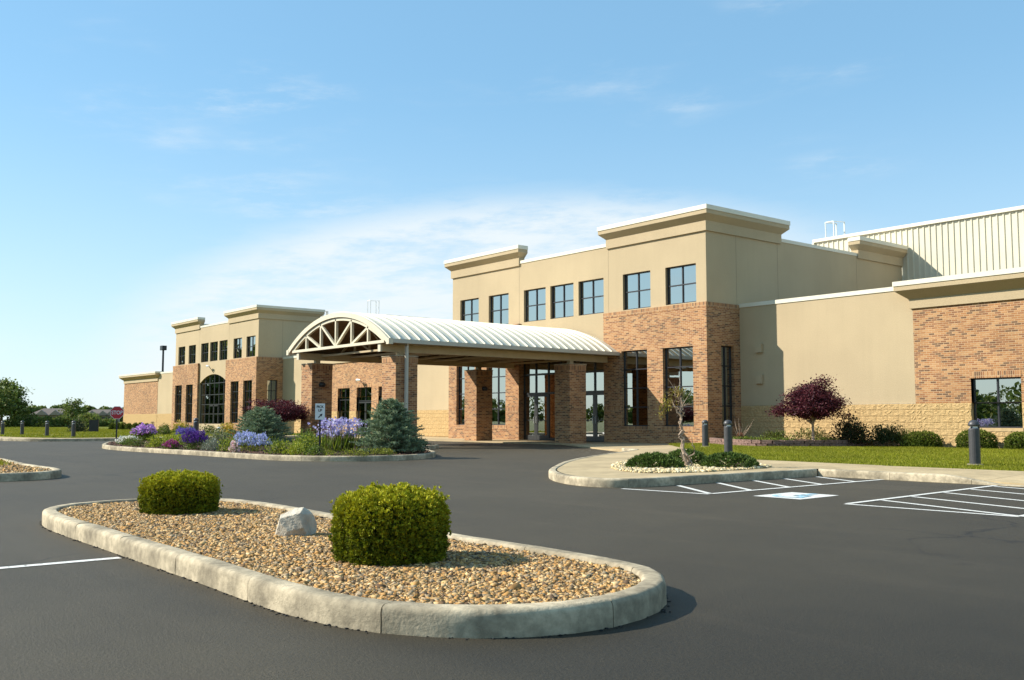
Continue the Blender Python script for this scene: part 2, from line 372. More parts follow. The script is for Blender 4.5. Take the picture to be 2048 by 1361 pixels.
def smooth_path(pts, closed=True, step=0.2):
    P = [np.array(p, float) for p in pts]; n = len(P); out = []
    rngi = range(n) if closed else range(n - 1)
    for i in rngi:
        p0 = P[(i - 1) % n] if closed or i > 0 else 2 * P[0] - P[1]; p1 = P[i]; p2 = P[(i + 1) % n]
        p3 = P[(i + 2) % n] if closed or i + 2 < n else 2 * P[-1] - P[-2]
        k = max(2, int(np.linalg.norm(p2 - p1) / step))
        a0 = 0; a1 = np.linalg.norm(p1 - p0) ** .5; a2 = a1 + np.linalg.norm(p2 - p1) ** .5; a3 = a2 + np.linalg.norm(p3 - p2) ** .5
        for j in range(k):
            t = a1 + (a2 - a1) * j / k
            A1 = (a1 - t) / (a1 - a0) * p0 + (t - a0) / (a1 - a0) * p1; A2 = (a2 - t) / (a2 - a1) * p1 + (t - a1) / (a2 - a1) * p2; A3 = (a3 - t) / (a3 - a2) * p2 + (t - a2) / (a3 - a2) * p3
            B1 = (a2 - t) / (a2 - a0) * A1 + (t - a0) / (a2 - a0) * A2; B2 = (a3 - t) / (a3 - a1) * A2 + (t - a1) / (a3 - a1) * A3
            out.append((a2 - t) / (a2 - a1) * B1 + (t - a1) / (a2 - a1) * B2)
    if not closed: out.append(P[-1])
    return np.array(out)
def offset_path(P, d, closed=True):
    n = len(P)
    if closed: T = np.roll(P, -1, 0) - np.roll(P, 1, 0)
    else: T = np.gradient(P, axis=0)
    T = unit(np.c_[T, np.zeros(n)])[:, :2]; N = np.c_[-T[:, 1], T[:, 0]]
    return P + N * d
KP = [(0.0, -0.05), (0.0, 0.06), (0.001, 0.11), (0.004, 0.124), (0.013, 0.139), (0.027, 0.148), (0.042, 0.1505), (0.06, 0.151), (0.130, 0.151), (0.142, 0.148), (0.150, 0.138), (0.155, 0.12), (0.155, 0.05)]
def kerb(P, closed, parent, seglen=2.3, gap=0.007, zf=None, prof=KP):
    """kerb stones laid end to end along a path; inside is to the left"""
    Q = np.vstack([P, P[:1]]) if closed else P
    L = np.r_[0, np.cumsum(np.linalg.norm(np.diff(Q, axis=0), axis=1))]; tot = L[-1]; ns = max(1, round(tot / seglen))
    for i in range(ns):
        s0 = tot * i / ns + gap / 2; s1 = tot * (i + 1) / ns - gap / 2; k = max(3, int((s1 - s0) / 0.22)); ss = np.linspace(s0, s1, k)
        C = np.c_[np.interp(ss, L, Q[:, 0]), np.interp(ss, L, Q[:, 1])]; e = 0.02
        A = np.c_[np.interp((ss - e), L, Q[:, 0]), np.interp((ss - e), L, Q[:, 1])]; B = np.c_[np.interp(ss + e, L, Q[:, 0]), np.interp(ss + e, L, Q[:, 1])]
        T = unit(np.c_[B - A, np.zeros(k)])[:, :2]; N = np.c_[-T[:, 1], T[:, 0]]
        jz = rng.normal(0, 0.0012, k); m = len(prof); V = []
        for a in range(k):
            s_ = 1.0 if zf is None else zf(C[a])
            for d, z in prof: V.append((C[a, 0] + N[a, 0] * d + rng.normal(0, .001), C[a, 1] + N[a, 1] * d + rng.normal(0, .001), (z * s_ if z > 0 else z) + (jz[a] if z > .05 else 0)))
        F = [(a * m + j, (a + 1) * m + j, (a + 1) * m + j + 1, a * m + j + 1) for a in range(k - 1) for j in range(m - 1)]
        me = bpy.data.meshes.new('kerb_stone'); nv = len(V); V += V[:m] + V[(k - 1) * m:k * m]; me.from_pydata(V, [], F + [tuple(nv + j for j in range(m)), tuple(nv + m + j for j in range(m - 1, -1, -1))]); me.materials.append(MAT['kerb_concrete'])
        me.polygons.foreach_set('use_smooth', [True] * (len(F)) + [False, False]); me.update()
        linkobj(bpy.data.objects.new('kerb_stone', me), parent)
def inside(pts, poly):
    x, y = pts[:, 0], pts[:, 1]; r = np.zeros(len(pts), bool); j = len(poly) - 1
    for i in range(len(poly)):
        xi, yi = poly[i]; xj, yj = poly[j]
        c = ((yi > y) != (yj > y)) & (x < (xj - xi) * (y - yi) / (yj - yi + 1e-12) + xi); r ^= c; j = i
    return r
def scatter_in(poly, n):
    poly = np.asarray(poly); lo = poly.min(0); hi = poly.max(0); out = []
    got = 0
    while got < n:
        p = rng.uniform(lo, hi, (n, 2)); p = p[inside(p, poly)]; out.append(p); got += len(p)
    return np.vstack(out)[:n]
ICO_V = None
def ico():
    bm = bmesh.new(); bmesh.ops.create_icosphere(bm, subdivisions=1, radius=1.0); bm.verts.ensure_lookup_table()
    V = np.array([v.co[:] for v in bm.verts]); F = np.array([[v.index for v in f.verts] for f in bm.faces]); bm.free(); return V, F
ICO_V, ICO_F = ico()
CUB_V = np.array([(x, y, z) for x in (-1, 1) for y in (-1, 1) for z in (-1, 1)], float) * 0.72
CUB_F = np.array([(0, 1, 3), (0, 3, 2), (4, 6, 7), (4, 7, 5), (0, 4, 5), (0, 5, 1), (2, 3, 7), (2, 7, 6), (0, 2, 6), (0, 6, 4), (1, 5, 7), (1, 7, 3)])
def pebbles(name, poly, n, size, z, cols, parent):
    """crushed stone: jittered blocks, turned every way"""
    p = scatter_in(poly, n); s = size * np.exp(rng.normal(0, .28, n)); m_ = len(CUB_V)
    V = CUB_V[None] * rng.uniform(.62, 1.25, (n, m_, 1)) + rng.normal(0, .16, (n, m_, 3))
    q = unit(rng.normal(size=(n, 4))); w_, x_, y_, z_ = q.T
    M = np.stack([1 - 2 * (y_ * y_ + z_ * z_), 2 * (x_ * y_ - w_ * z_), 2 * (x_ * z_ + w_ * y_), 2 * (x_ * y_ + w_ * z_), 1 - 2 * (x_ * x_ + z_ * z_), 2 * (y_ * z_ - w_ * x_), 2 * (x_ * z_ - w_ * y_), 2 * (y_ * z_ + w_ * x_), 1 - 2 * (x_ * x_ + y_ * y_)], 1).reshape(n, 3, 3)
    V = np.einsum('nij,nkj->nki', M, V) * np.c_[rng.uniform(.8, 1.3, n), rng.uniform(.7, 1.1, n), rng.uniform(.55, .85, n)][:, None, :] * (s / 2)[:, None, None]
    V[:, :, :2] += p[:, None, :]; V[:, :, 2] += z + rng.uniform(-.2, .6, (n, 1)) * size * .5
    F = (CUB_F[None] + (np.arange(n) * m_)[:, None, None]).reshape(-1, 3)
    col = palette(cols, n) * rng.uniform(.75, 1.25, (n, 1))
    o = obj(name, npmesh(name, V.reshape(-1, 3), F, 'pebble', np.repeat(np.clip(col, 0, 1), len(CUB_V), 0)), parent); o['kind'] = 'stuff'
    return o

# ------------------------------------------------------------------ ground, roads, walks
tag(poly_fill('ground', [(-2500, -2500), (2500, -2500), (2500, 2500), (-2500, 2500)], -0.03, 'field_ground'), kind='structure')
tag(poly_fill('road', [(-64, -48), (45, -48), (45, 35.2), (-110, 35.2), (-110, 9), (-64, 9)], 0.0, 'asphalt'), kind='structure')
def curve(pts, step=0.25): return smooth_path(pts, False, step)

# left lawn with its kerb and walk
LK = np.vstack([curve([(-140, 10.6), (-100, 10.8), (-75, 11.0), (-62, 11.25), (-57.5, 12.0), (-55.3, 13.2), (-54.3, 14.8), (-54.2, 16.5), (-54.6, 20), (-55, 29.6)])])
lawnL = tag(poly_fill('lawn', [tuple(p) for p in offset_path(LK, 0.17, False)] + [(-55, 33.4), (-116, 35.4), (-118, 70), (-420, 140), (-420, 10.6), (-140, 10.8)], 0.12, 'lawn_ground'), kind='structure')
kl = tag(empty('kerb', (-56, 12.5, 0), True), kind='structure'); kerb(LK[::1], False, kl, 3.0)
wl = offset_path(LK, 1.75, False)
tag(poly_fill('pavement', [tuple(p) for p in offset_path(LK, 0.172, False)] + [tuple(p) for p in wl[::-1]], 0.146, 'concrete'), kind='structure')
tag(poly_fill('path', [(-120, 17.6), (-72, 17.0), (-66, 16.6), (-66, 17.3), (-72, 18.0), (-120, 18.8)], 0.138, 'concrete'), kind='structure')
# walk in front of the building, flush with the drive
tag(poly_fill('pavement', [(-100, 29.7), (-33.2, 29.7), (-31.3, 28.6), (-24.3, 24.6), (-22.0, 27.5), (-26.0, 34.5), (-47, 34.5), (-47, 36), (-100, 36)], 0.05, 'concrete'), kind='structure')
fr_ = MB()
for a, b_ in (((-100, 29.7), (-33.2, 29.7)), ((-33.2, 29.7), (-31.3, 28.6)), ((-31.3, 28.6), (-24.3, 24.6))):
    fr_.quad((a[0], a[1], -.02), (b_[0], b_[1], -.02), (b_[0], b_[1], 0.05), (a[0], a[1], 0.05))
tag(fr_.build('pavement_edge', 'concrete'), kind='structure')
# entrance walk with the rounded nose
NOSE = curve([(-24.3, 24.55), (-23.2, 24.0), (-21.9, 22.2), (-20.4, 19.75), (-19.1, 17.8), (-17.7, 15.95), (-16.3, 14.4), (-14.75, 12.85), (-13.5, 12.0), (-12.55, 11.66), (-11.95, 11.75), (-11.68, 12.2), (-11.66, 13.2), (-11.66, 15.2), (-11.66, 17.37)], 0.2)
tag(poly_fill('pavement', [tuple(p) for p in offset_path(NOSE, 0.17, False)] + [(-11.5, 17.45), (-11.63, 17.56), (-11.63, 19.85), (-15.5, 20.2), (-17.2, 20.4), (-21.5, 24.9), (-25.2, 28.2), (-25.6, 28.6)], 0.146, 'concrete'), kind='structure')
kn = tag(empty('kerb', (-14, 12.6, 0), True), kind='structure'); kerb(NOSE, False, kn, 2.6)
ramp = MB(); ramp.quad((-25.6, 28.6, .144), (-24.05, 24.5, .144), (-26.2, 25.7, .053), (-28, 30.0, .053)); ramp.quad((-24.05, 24.5, .144), (-24.05, 24.5, -.02), (-26.2, 25.7, -.02), (-26.2, 25.7, .053)); tag(ramp.build('pavement_ramp', 'concrete'), kind='structure')
# straight walk beside the parking bays, laid in slabs, dropping to a ramp on the right
sw = tag(empty('pavement', (-9, 18.5, 0), True), kind='structure')
def dropz(x): return 1.0 if x < -9.0 else max(0.12, 1.0 - (x + 9.0) / 1.1)
KR = np.c_[np.linspace(-11.655, 4, 60), np.full(60, 17.38)]
kr = tag(empty('kerb', (-9, 17.4, 0), True), kind='structure'); kerb(KR, False, kr, 1.55, zf=lambda c: dropz(c[0]))
x = -11.62
while x < 4:
    x1 = x + 1.62
    mbs = MB(); z0a, z0b = 0.147 * dropz(x), 0.147 * dropz(x1)
    zb = [(x + .006, 17.555, z0a), (x1 - .006, 17.555, z0b), (x1 - .006, 19.72, .147), (x + .006, 19.72, .147)]
    lo_ = [(p[0], p[1], -.02) for p in zb]
    mbs.quad(*zb)
    for i in range(4): mbs.quad(lo_[i], lo_[(i + 1) % 4], zb[(i + 1) % 4], zb[i])
    mbs.build('paving_slab', 'concrete', sw); x = x1
# right lawn
LAWN = [(-11.5, 19.74), (6, 19.74), (6, 35.4), (-27.5, 35.4), (-27.55, 33.15), (-28.2, 31.2), (-25.3, 28.35), (-21.5, 24.95), (-17.2, 20.42), (-15.5, 20.22)]
tag(poly_fill('lawn', LAWN, 0.115, 'lawn_ground'), kind='structure')
def grass(name, poly, n, hgt, z, cols, wid=0.008):
    p = scatter_in(poly, n); th = rng.uniform(0, 2 * np.pi, n); h = hgt * rng.uniform(.6, 1.35, n); wd = wid * rng.uniform(.7, 1.4, n)
    lean = rng.normal(0, .35, (n, 2)) * h[:, None]
    a = np.c_[p - np.c_[np.cos(th), np.sin(th)] * wd[:, None], np.full(n, z)]; b_ = np.c_[p + np.c_[np.cos(th), np.sin(th)] * wd[:, None], np.full(n, z)]
    c = np.c_[p + lean, z + h]
    V = np.stack([a, b_, c], 1).reshape(-1, 3); F = np.arange(3 * n).reshape(-1, 3)
    sp = np.sin(p[:, 0] * .9 + 1.3 * np.sin(p[:, 1] * .7)) * np.sin(p[:, 1] * 1.1 + p[:, 0] * .35)
    col = palette(cols, n) * (rng.uniform(.75, 1.25, (n, 1)) * (1 + .12 * sp[:, None]))
    return obj(name, npmesh(name, V, F, 'leaf', np.repeat(np.clip(col, 0, 1), 3, 0)))
GC = [(0.21, 0.225, 0.007), (0.26, 0.265, 0.012), (0.17, 0.195, 0.007), (0.32, 0.30, 0.03)]
tag(grass('grass', [(-11.5, 19.74), (-4, 19.74), (-4, 33.9), (-19, 34.2), (-22, 31.0), (-27.5, 33), (-28.1, 31.2), (-25.3, 28.35), (-21.5, 24.95), (-17.2, 20.42), (-15.5, 20.22)], 210000, 0.055, 0.113, GC), 'clipped green lawn grass between the walk and the low wing', 'grass', kind='stuff')
tag(grass('grass', [(-140, 12.6), (-62, 13.2), (-57.3, 14.6), (-56.1, 16.0), (-56.4, 29), (-92, 32.0), (-140, 32)], 110000, 0.085, 0.118, GC, 0.022), 'sunlit lawn grass beyond the drive at the left', 'grass', kind='stuff')
# foreground island
ISL = smooth_path([(-11.4, 2.78), (-9, 2.72), (-7, 2.70), (-5.35, 2.68), (-4.72, 2.80), (-4.22, 3.15), (-3.98, 3.62), (-3.98, 4.1), (-4.2, 4.62), (-4.62, 4.98), (-5.2, 5.11), (-7, 5.12), (-9, 5.16), (-11.5, 5.22), (-12.25, 5.02), (-12.66, 4.55), (-12.76, 4.0), (-12.6, 3.4), (-12.1, 2.95)], True, 0.12)
it = tag(empty('traffic_island', (-8.3, 3.9, 0), True), kind='structure')
kerb(ISL, True, it, 1.4)
inn = offset_path(ISL, 0.15)
poly_fill('gravel_bed', [tuple(p) for p in inn], 0.105, 'gravel_bed', parent=it)
PC = [(0.460, 0.251, 0.080), (0.340, 0.191, 0.068), (0.540, 0.344, 0.144), (0.250, 0.167, 0.080), (0.150, 0.088, 0.040), (0.620, 0.428, 0.208), (0.420, 0.223, 0.068), (0.280, 0.209, 0.124), (0.120, 0.074, 0.040), (0.480, 0.307, 0.128), (0.440, 0.233, 0.072), (0.360, 0.260, 0.152)]
ip = offset_path(ISL, 0.17)
pebbles('gravel', ip, 72000, 0.0265, 0.112, PC, it)
foot = offset_path(ISL, -0.012); kk = rng.integers(0, len(foot), 420); tt_ = rng.random((420, 1)); fo = foot[kk] * (1 - tt_) + np.roll(foot, -1, 0)[kk] * tt_ + rng.normal(0, .012, (420, 2)) - (foot[kk] - foot.mean(0)) * 0
cr_ = [(0.03, 0.028, 0.026), (0.05, 0.046, 0.04), (0.02, 0.02, 0.02)]

n_ = len(fo); sz_ = rng.uniform(.003, .011, n_); Vc = ICO_V[None] * sz_[:, None, None] * rng.uniform(.6, 1.3, (n_, 12, 1)) * np.array([1.2, 1.2, .55]) + np.c_[fo, np.full(n_, .003)][:, None, :]
oc = obj('asphalt_crumbs', npmesh('asphalt_crumbs', Vc.reshape(-1, 3), (ICO_F[None] + (np.arange(n_) * 12)[:, None, None]).reshape(-1, 3), 'pebble', np.repeat(palette(cr_, n_), 12, 0)), it); oc['kind'] = 'stuff'
# next island at the left edge
IS2 = smooth_path([(-30, 2.75), (-24, 2.8), (-21.4, 2.95), (-20.45, 3.4), (-20.15, 4.2), (-20.3, 4.9), (-20.85, 5.35), (-21.6, 5.5), (-24, 5.52), (-30, 5.52), (-30.8, 4.2)], True, 0.2)
i2 = tag(empty('traffic_island', (-24, 4.1, 0), True), kind='structure'); kerb(IS2, True, i2, 2.6)
in2 = offset_path(IS2, 0.165); poly_fill('gravel_bed', [tuple(p) for p in in2], 0.105, 'gravel_bed', parent=i2)
pebbles('gravel', [(x, y) for x, y in offset_path(IS2, .19)], 9000, 0.05, 0.112, PC, i2)
tuft = grass('grass', [(-30, 3.2), (-24.4, 3.6), (-23.6, 4.5), (-24.2, 5.2), (-30, 5.25)], 2600, 0.13, 0.11, GC, 0.01)
tag(tuft, 'grass tuft growing on the gravel island at the left edge', 'grass', kind='stuff')
# flower bed island
BED = smooth_path([(-40, 11.8), (-36.4, 11.58), (-31, 11.92), (-27.2, 12.06), (-25.4, 12.28), (-24.2, 12.95), (-23.45, 14.0), (-23.45, 15.1), (-24.1, 16.3), (-25.3, 17.4), (-26.9, 18.3), (-29.0, 19.4), (-31, 20.9), (-32.2, 22.3), (-34, 22.8), (-43.5, 22.8), (-46.6, 21.9), (-48.6, 19.6), (-49, 17.2), (-48.2, 15.2), (-46.3, 13.95), (-43.5, 12.85)], True, 0.25)
bd = tag(empty('planting_island', (-36, 16, 0), True), kind='structure'); kerb(BED, True, bd, 3.0)
bi = offset_path(BED, 0.165)
gx, gy = np.meshgrid(np.arange(-49, -23, .5), np.arange(11.5, 23, .5)); gp = np.c_[gx.ravel(), gy.ravel()]; gp = gp[inside(gp, offset_path(BED, .5))]
bm = bmesh.new()
vv = [bm.verts.new((p[0], p[1], 0.10)) for p in bi]; ff = bm.faces.new(vv); bmesh.ops.triangulate(bm, faces=[ff])
bmesh.ops.subdivide_edges(bm, edges=bm.edges[:], cuts=3, use_grid_fill=True)
for v in bm.verts:
    if inside(np.array([[v.co.x, v.co.y]]), offset_path(BED, .3))[0]: v.co.z = 0.15 + rng.normal(0, .02)
me = bpy.data.meshes.new('mulch'); bm.to_mesh(me); bm.free(); me.materials.append(MAT['soil']); linkobj(bpy.data.objects.new('mulch', me), bd)
pebbles('mulch_chips', bi, 15000, 0.045, 0.14, [(0.14, 0.075, 0.05), (0.09, 0.05, 0.035), (0.2, 0.11, 0.075)], bd)
# pale gravel bed in the entrance walk
RB = smooth_path([(-14.75, 14.6), (-13.6, 13.75), (-12.75, 13.55), (-12.35, 14.2), (-12.35, 15.4), (-12.5, 16.6), (-12.8, 17.4), (-13.6, 17.85), (-15, 17.9), (-16.4, 17.6), (-16.5, 16.9), (-15.8, 15.8)], True, .2)
rb = tag(poly_fill('gravel_bed', [tuple(p) for p in RB], 0.152, 'pale_gravel_bed'), kind='structure')
pebbles('gravel', RB, 9000, 0.045, 0.155, [(0.62, 0.5, 0.29), (0.7, 0.6, 0.4), (0.52, 0.4, 0.2), (0.66, 0.52, 0.26), (0.4, 0.3, 0.16)], rb)

# painted markings
def stripe(name, a, b_, wd, label, z=0.004, mat='road_paint', group='painted parking lines'):
    a = Vector((*a, z)); b_ = Vector((*b_, z)); d = (b_ - a).normalized(); n = Vector((-d.y, d.x, 0)) * wd / 2
    mb = MB(); k = 8
    for i in range(k):
        p = a.lerp(b_, i / k); q = a.lerp(b_, (i + 1) / k); mb.quad(p - n, q - n, q + n, p + n)
    o = mb.build(name, mat); tag(o, label, 'road marking', group); o['kind'] = 'structure'
    return o
W_ = 0.095
stripe('painted_line', (-11.60, 11.72), (-9.93, 11.92), W_, 'white line crossing the end of the hatched strip by the walk nose')
stripe('painted_line', (-9.93, 11.98), (-10.2, 17.3), W_, 'long white line along the right side of the hatched strip', 0.008)
for a, b_, wrd in (((-11.55, 13.05), (-10.0, 12.02), 'nearest'), ((-11.58, 14.15), (-10.05, 13.1), 'second'), ((-11.58, 15.2), (-10.1, 14.2), 'middle'), ((-11.58, 16.15), (-10.16, 15.25), 'fourth'), ((-11.58, 17.2), (-10.22, 16.4), 'farthest')):
    stripe('painted_line', a, b_, W_, f'{wrd} slanting white hatch line beside the shaded kerb of the walk')
stripe('painted_line', (-7.6, 12.0), (-8.06, 17.3), W_, 'long white line at the left of the right hatched bay', 0.008)
stripe('painted_line', (-7.62, 11.98), (-5.33, 12.02), W_, 'white line closing the near end of the right hatched bay')
stripe('painted_line', (-5.33, 12.02), (-5.8, 17.2), W_, 'white line at the right edge of the photograph closing the hatched bay', 0.008)
for (a, b_), wrd in zip((((-7.66, 12.95), (-5.40, 12.10)), ((-7.74, 13.9), (-5.5, 13.05)), ((-7.84, 15.05), (-5.6, 14.1)), ((-7.92, 16.1), (-5.7, 15.2)), ((-8.0, 17.1), (-5.75, 16.25))), ('nearest', 'second', 'third', 'fourth', 'farthest')):
    stripe('painted_line', a, b_, W_, f'{wrd} slanting white hatch line inside the right hatched bay')
stripe('painted_line', (-8.45, -2.6), (-8.48, 2.66), 0.105, 'white parking bay line ending at the foreground island')
hs = MB(); hs.quad((-9.28, 12.14, .004), (-8.44, 12.14, .004), (-8.52, 13.24, .004), (-9.36, 13.24, .004))
hc = hs.build('painted_square', 'road_paint'); tag(hc, 'faded white square with a blue wheelchair symbol on the asphalt', 'road marking'); hc['kind'] = 'structure'
sy = MB(); cx0, cy0 = -8.9, 12.55
for k in range(20):                                                   # wheel ring of the symbol
    t0, t1 = R(-200 + k * 13), R(-200 + (k + 1) * 13)
    sy.quad(*[(cx0 + r_ * math.cos(t_), cy0 + r_ * math.sin(t_), .008) for r_, t_ in ((.2, t0), (.27, t0), (.27, t1), (.2, t1))])
for a, b_, c_, d_ in ((-.04, .05, .12, .5), (-.04, .22, .1, .17), (.15, .25, -.16, .17), (.2, .34, -.2, -.12), (-.03, .18, .28, .34)):
    sy.quad((cx0 + a, cy0 + c_, .009), (cx0 + b_, cy0 + c_, .009), (cx0 + b_, cy0 + d_, .009), (cx0 + a, cy0 + d_, .009))
sy.f.append(tuple(range(len(sy.v), len(sy.v) + 12))); sy.v += [(cx0 + .07 * math.cos(k * R(30)), cy0 + .58 + .07 * math.sin(k * R(30)), .0085) for k in range(12)]
sy.build('wheelchair_symbol', 'blue_road_paint', hc)

# ------------------------------------------------------------------ buildings
def FR(Y): return lambda u, v, d: (u, Y + d, v)          # wall facing -Y
def SD(X): return lambda u, v, d: (X - d, u, v)          # wall facing +X
def boxuv(mb, P, u0, u1, v0, v1, d0, d1):
    n = len(mb.v)
    mb.v += [P(u, v, d) for d in (d0, d1) for (u, v) in ((u0, v0), (u1, v0), (u1, v1), (u0, v1))]
    for q in ((0, 1, 2, 3), (7, 6, 5, 4), (0, 4, 5, 1), (1, 5, 6, 2), (2, 6, 7, 3), (3, 7, 4, 0)): mb.f.append(tuple(n + i for i in q))
def wall(name, P, u0, u1, v0, v1, holes, mat, parent, depth=0.22, arch=None):
    mb = MB(); us = sorted({u0, u1, *[h[0] for h in holes], *[h[1] for h in holes]}); vs2 = sorted({v0, v1, *[h[2] for h in holes], *[h[3] for h in holes]})
    for i in range(len(us) - 1):
        for j in range(len(vs2) - 1):
            uc, vc = (us[i] + us[i + 1]) / 2, (vs2[j] + vs2[j + 1]) / 2
            if any(h[0] < uc < h[1] and h[2] < vc < h[3] for h in holes): continue
            mb.quad(P(us[i], vs2[j], 0), P(us[i + 1], vs2[j], 0), P(us[i + 1], vs2[j + 1], 0), P(us[i], vs2[j + 1], 0))
    for h in holes:
        a, b_, c, d = h[:4]
        mb.quad(P(a, c, 0), P(a, c, depth), P(a, d, depth), P(a, d, 0)); mb.quad(P(b_, c, 0), P(b_, d, 0), P(b_, d, depth), P(b_, c, depth))
        mb.quad(P(a, d, 0), P(a, d, depth), P(b_, d, depth), P(b_, d, 0)); mb.quad(P(a, c, 0), P(b_, c, 0), P(b_, c, depth), P(a, c, depth))
    return mb.build(name, mat, parent)
PANE = {}
def pane(P, u0, u1, v0, v1, d, parent):
    w_, h_ = u1 - u0, v1 - v0; o0 = Vector(P(0, 0, 0)); du = Vector(P(1, 0, 0)) - o0; key = (round(w_, 3), round(h_, 3), round(du.x))
    if key not in PANE:
        mb = MB(); a = du * w_ / 2; b_ = Vector((0, 0, h_ / 2)); mb.quad(-a - b_, a - b_, a + b_, -a + b_); PANE[key] = mb.mesh('pane', 'glass')
    return obj('pane', PANE[key], parent, P((u0 + u1) / 2, (v0 + v1) / 2, d))
def window(P, u0, u1, v0, v1, cols, rows, parent, rec=0.13, fw_=0.05, blind=False, mat='frame_dark', name='window'):
    mb = MB(); us = [u0 + (u1 - u0) * i / cols for i in range(cols + 1)]; vs2 = [v0 + (v1 - v0) * i / rows for i in range(rows + 1)] if isinstance(rows, int) else rows
    for i, u in enumerate(us):
        a, b_ = (u, u + fw_) if i == 0 else ((u - fw_, u) if i == cols else (u - fw_ * .55, u + fw_ * .55)); boxuv(mb, P, a, b_, v0, v1, rec, rec + .10)
    for j, v in enumerate(vs2):
        a, b_ = (v, v + fw_) if j == 0 else ((v - fw_, v) if j == len(vs2) - 1 else (v - fw_ * .5, v + fw_ * .5)); boxuv(mb, P, u0, u1, a, b_, rec - .012, rec + .09)
    o = mb.build(name, mat, parent)
    for i in range(cols):
        for j in range(len(vs2) - 1): pane(P, us[i] + .02, us[i + 1] - .02, vs2[j] + .02, vs2[j + 1] - .02, rec + .045, o)
    if blind:
        bl = MB(); vm = (v0 + v1) / 2
        for k in range(16):
            va = vm + (v1 - vm) * k / 16; vb = vm + (v1 - vm) * (k + 1) / 16 - .006; bl.quad(P(u0 + .05, va, rec + .13), P(u1 - .05, va, rec + .13), P(u1 - .05, vb, rec + .115), P(u0 + .05, vb, rec + .115))
        bl.build('blind', 'blind_fabric', o)
    return o
def sweep(name, path, prof, mat, parent):
    """profile (outward, z) swept along a wall line, outward to the right, mitred corners and closed ends"""
    P = [Vector((*p, 0)) for p in path]; n = len(P); mb = MB(); rings = []
    for i in range(n):
        d0 = (P[i] - P[i - 1]).normalized() if i > 0 else (P[1] - P[0]).normalized(); d1 = (P[i + 1] - P[i]).normalized() if i < n - 1 else d0
        n0 = Vector((d0.y, -d0.x, 0)); n1 = Vector((d1.y, -d1.x, 0)); m_ = (n0 + n1); m_ = m_ / max(0.2, m_.dot(n0))
        rings.append([tuple(P[i] + m_ * o_ + Vector((0, 0, z))) for o_, z in prof])
    k = len(prof)
    for i in range(n - 1):
        for j in range(k - 1): mb.quad(rings[i][j], rings[i + 1][j], rings[i + 1][j + 1], rings[i][j + 1])
        mb.quad(rings[i][k - 1], rings[i + 1][k - 1], rings[i + 1][0], rings[i][0])
    mb.quad(*rings[0]); mb.quad(*rings[-1][::-1])
    return mb.build(name, mat, parent)
def cornice(path, zs, out, parent, ends=0.0):
    """zs = bottom of frieze, top of frieze, soffit edge, cap bottom, cap top"""
    a, b_, c, d, e_ = zs; o1, o2 = out
    sweep('frieze', path, [(-.05, a), (o1, a), (o1, b_), (o2, c), (o2, d), (-.05, d)], 'stucco', parent)
    sweep('parapet_cap', path, [(-.34, d + .002), (o2 + .03, d + .002), (o2 + .03, e_), (-.34, e_ + .02)], 'cap_metal', parent)
def capbar(path, z0, z1, parent): sweep('parapet_cap', path, [(-.3, z0), (.035, z0), (.035, z1), (-.3, z1 + .01)], 'cap_metal', parent)
def strip(P, u0, u1, v0, v1, parent, mat='soldier_brick', name='soldier_course', pr=0.008):
    mb = MB(); boxuv(mb, P, u0, u1, v0, v1, -pr, .05); return mb.build(name, mat, parent)
def vjoint(P, u, v0, v1, parent): strip(P, u - .009, u + .009, v0, v1, parent, 'joint_seal', 'control_joint', .003)

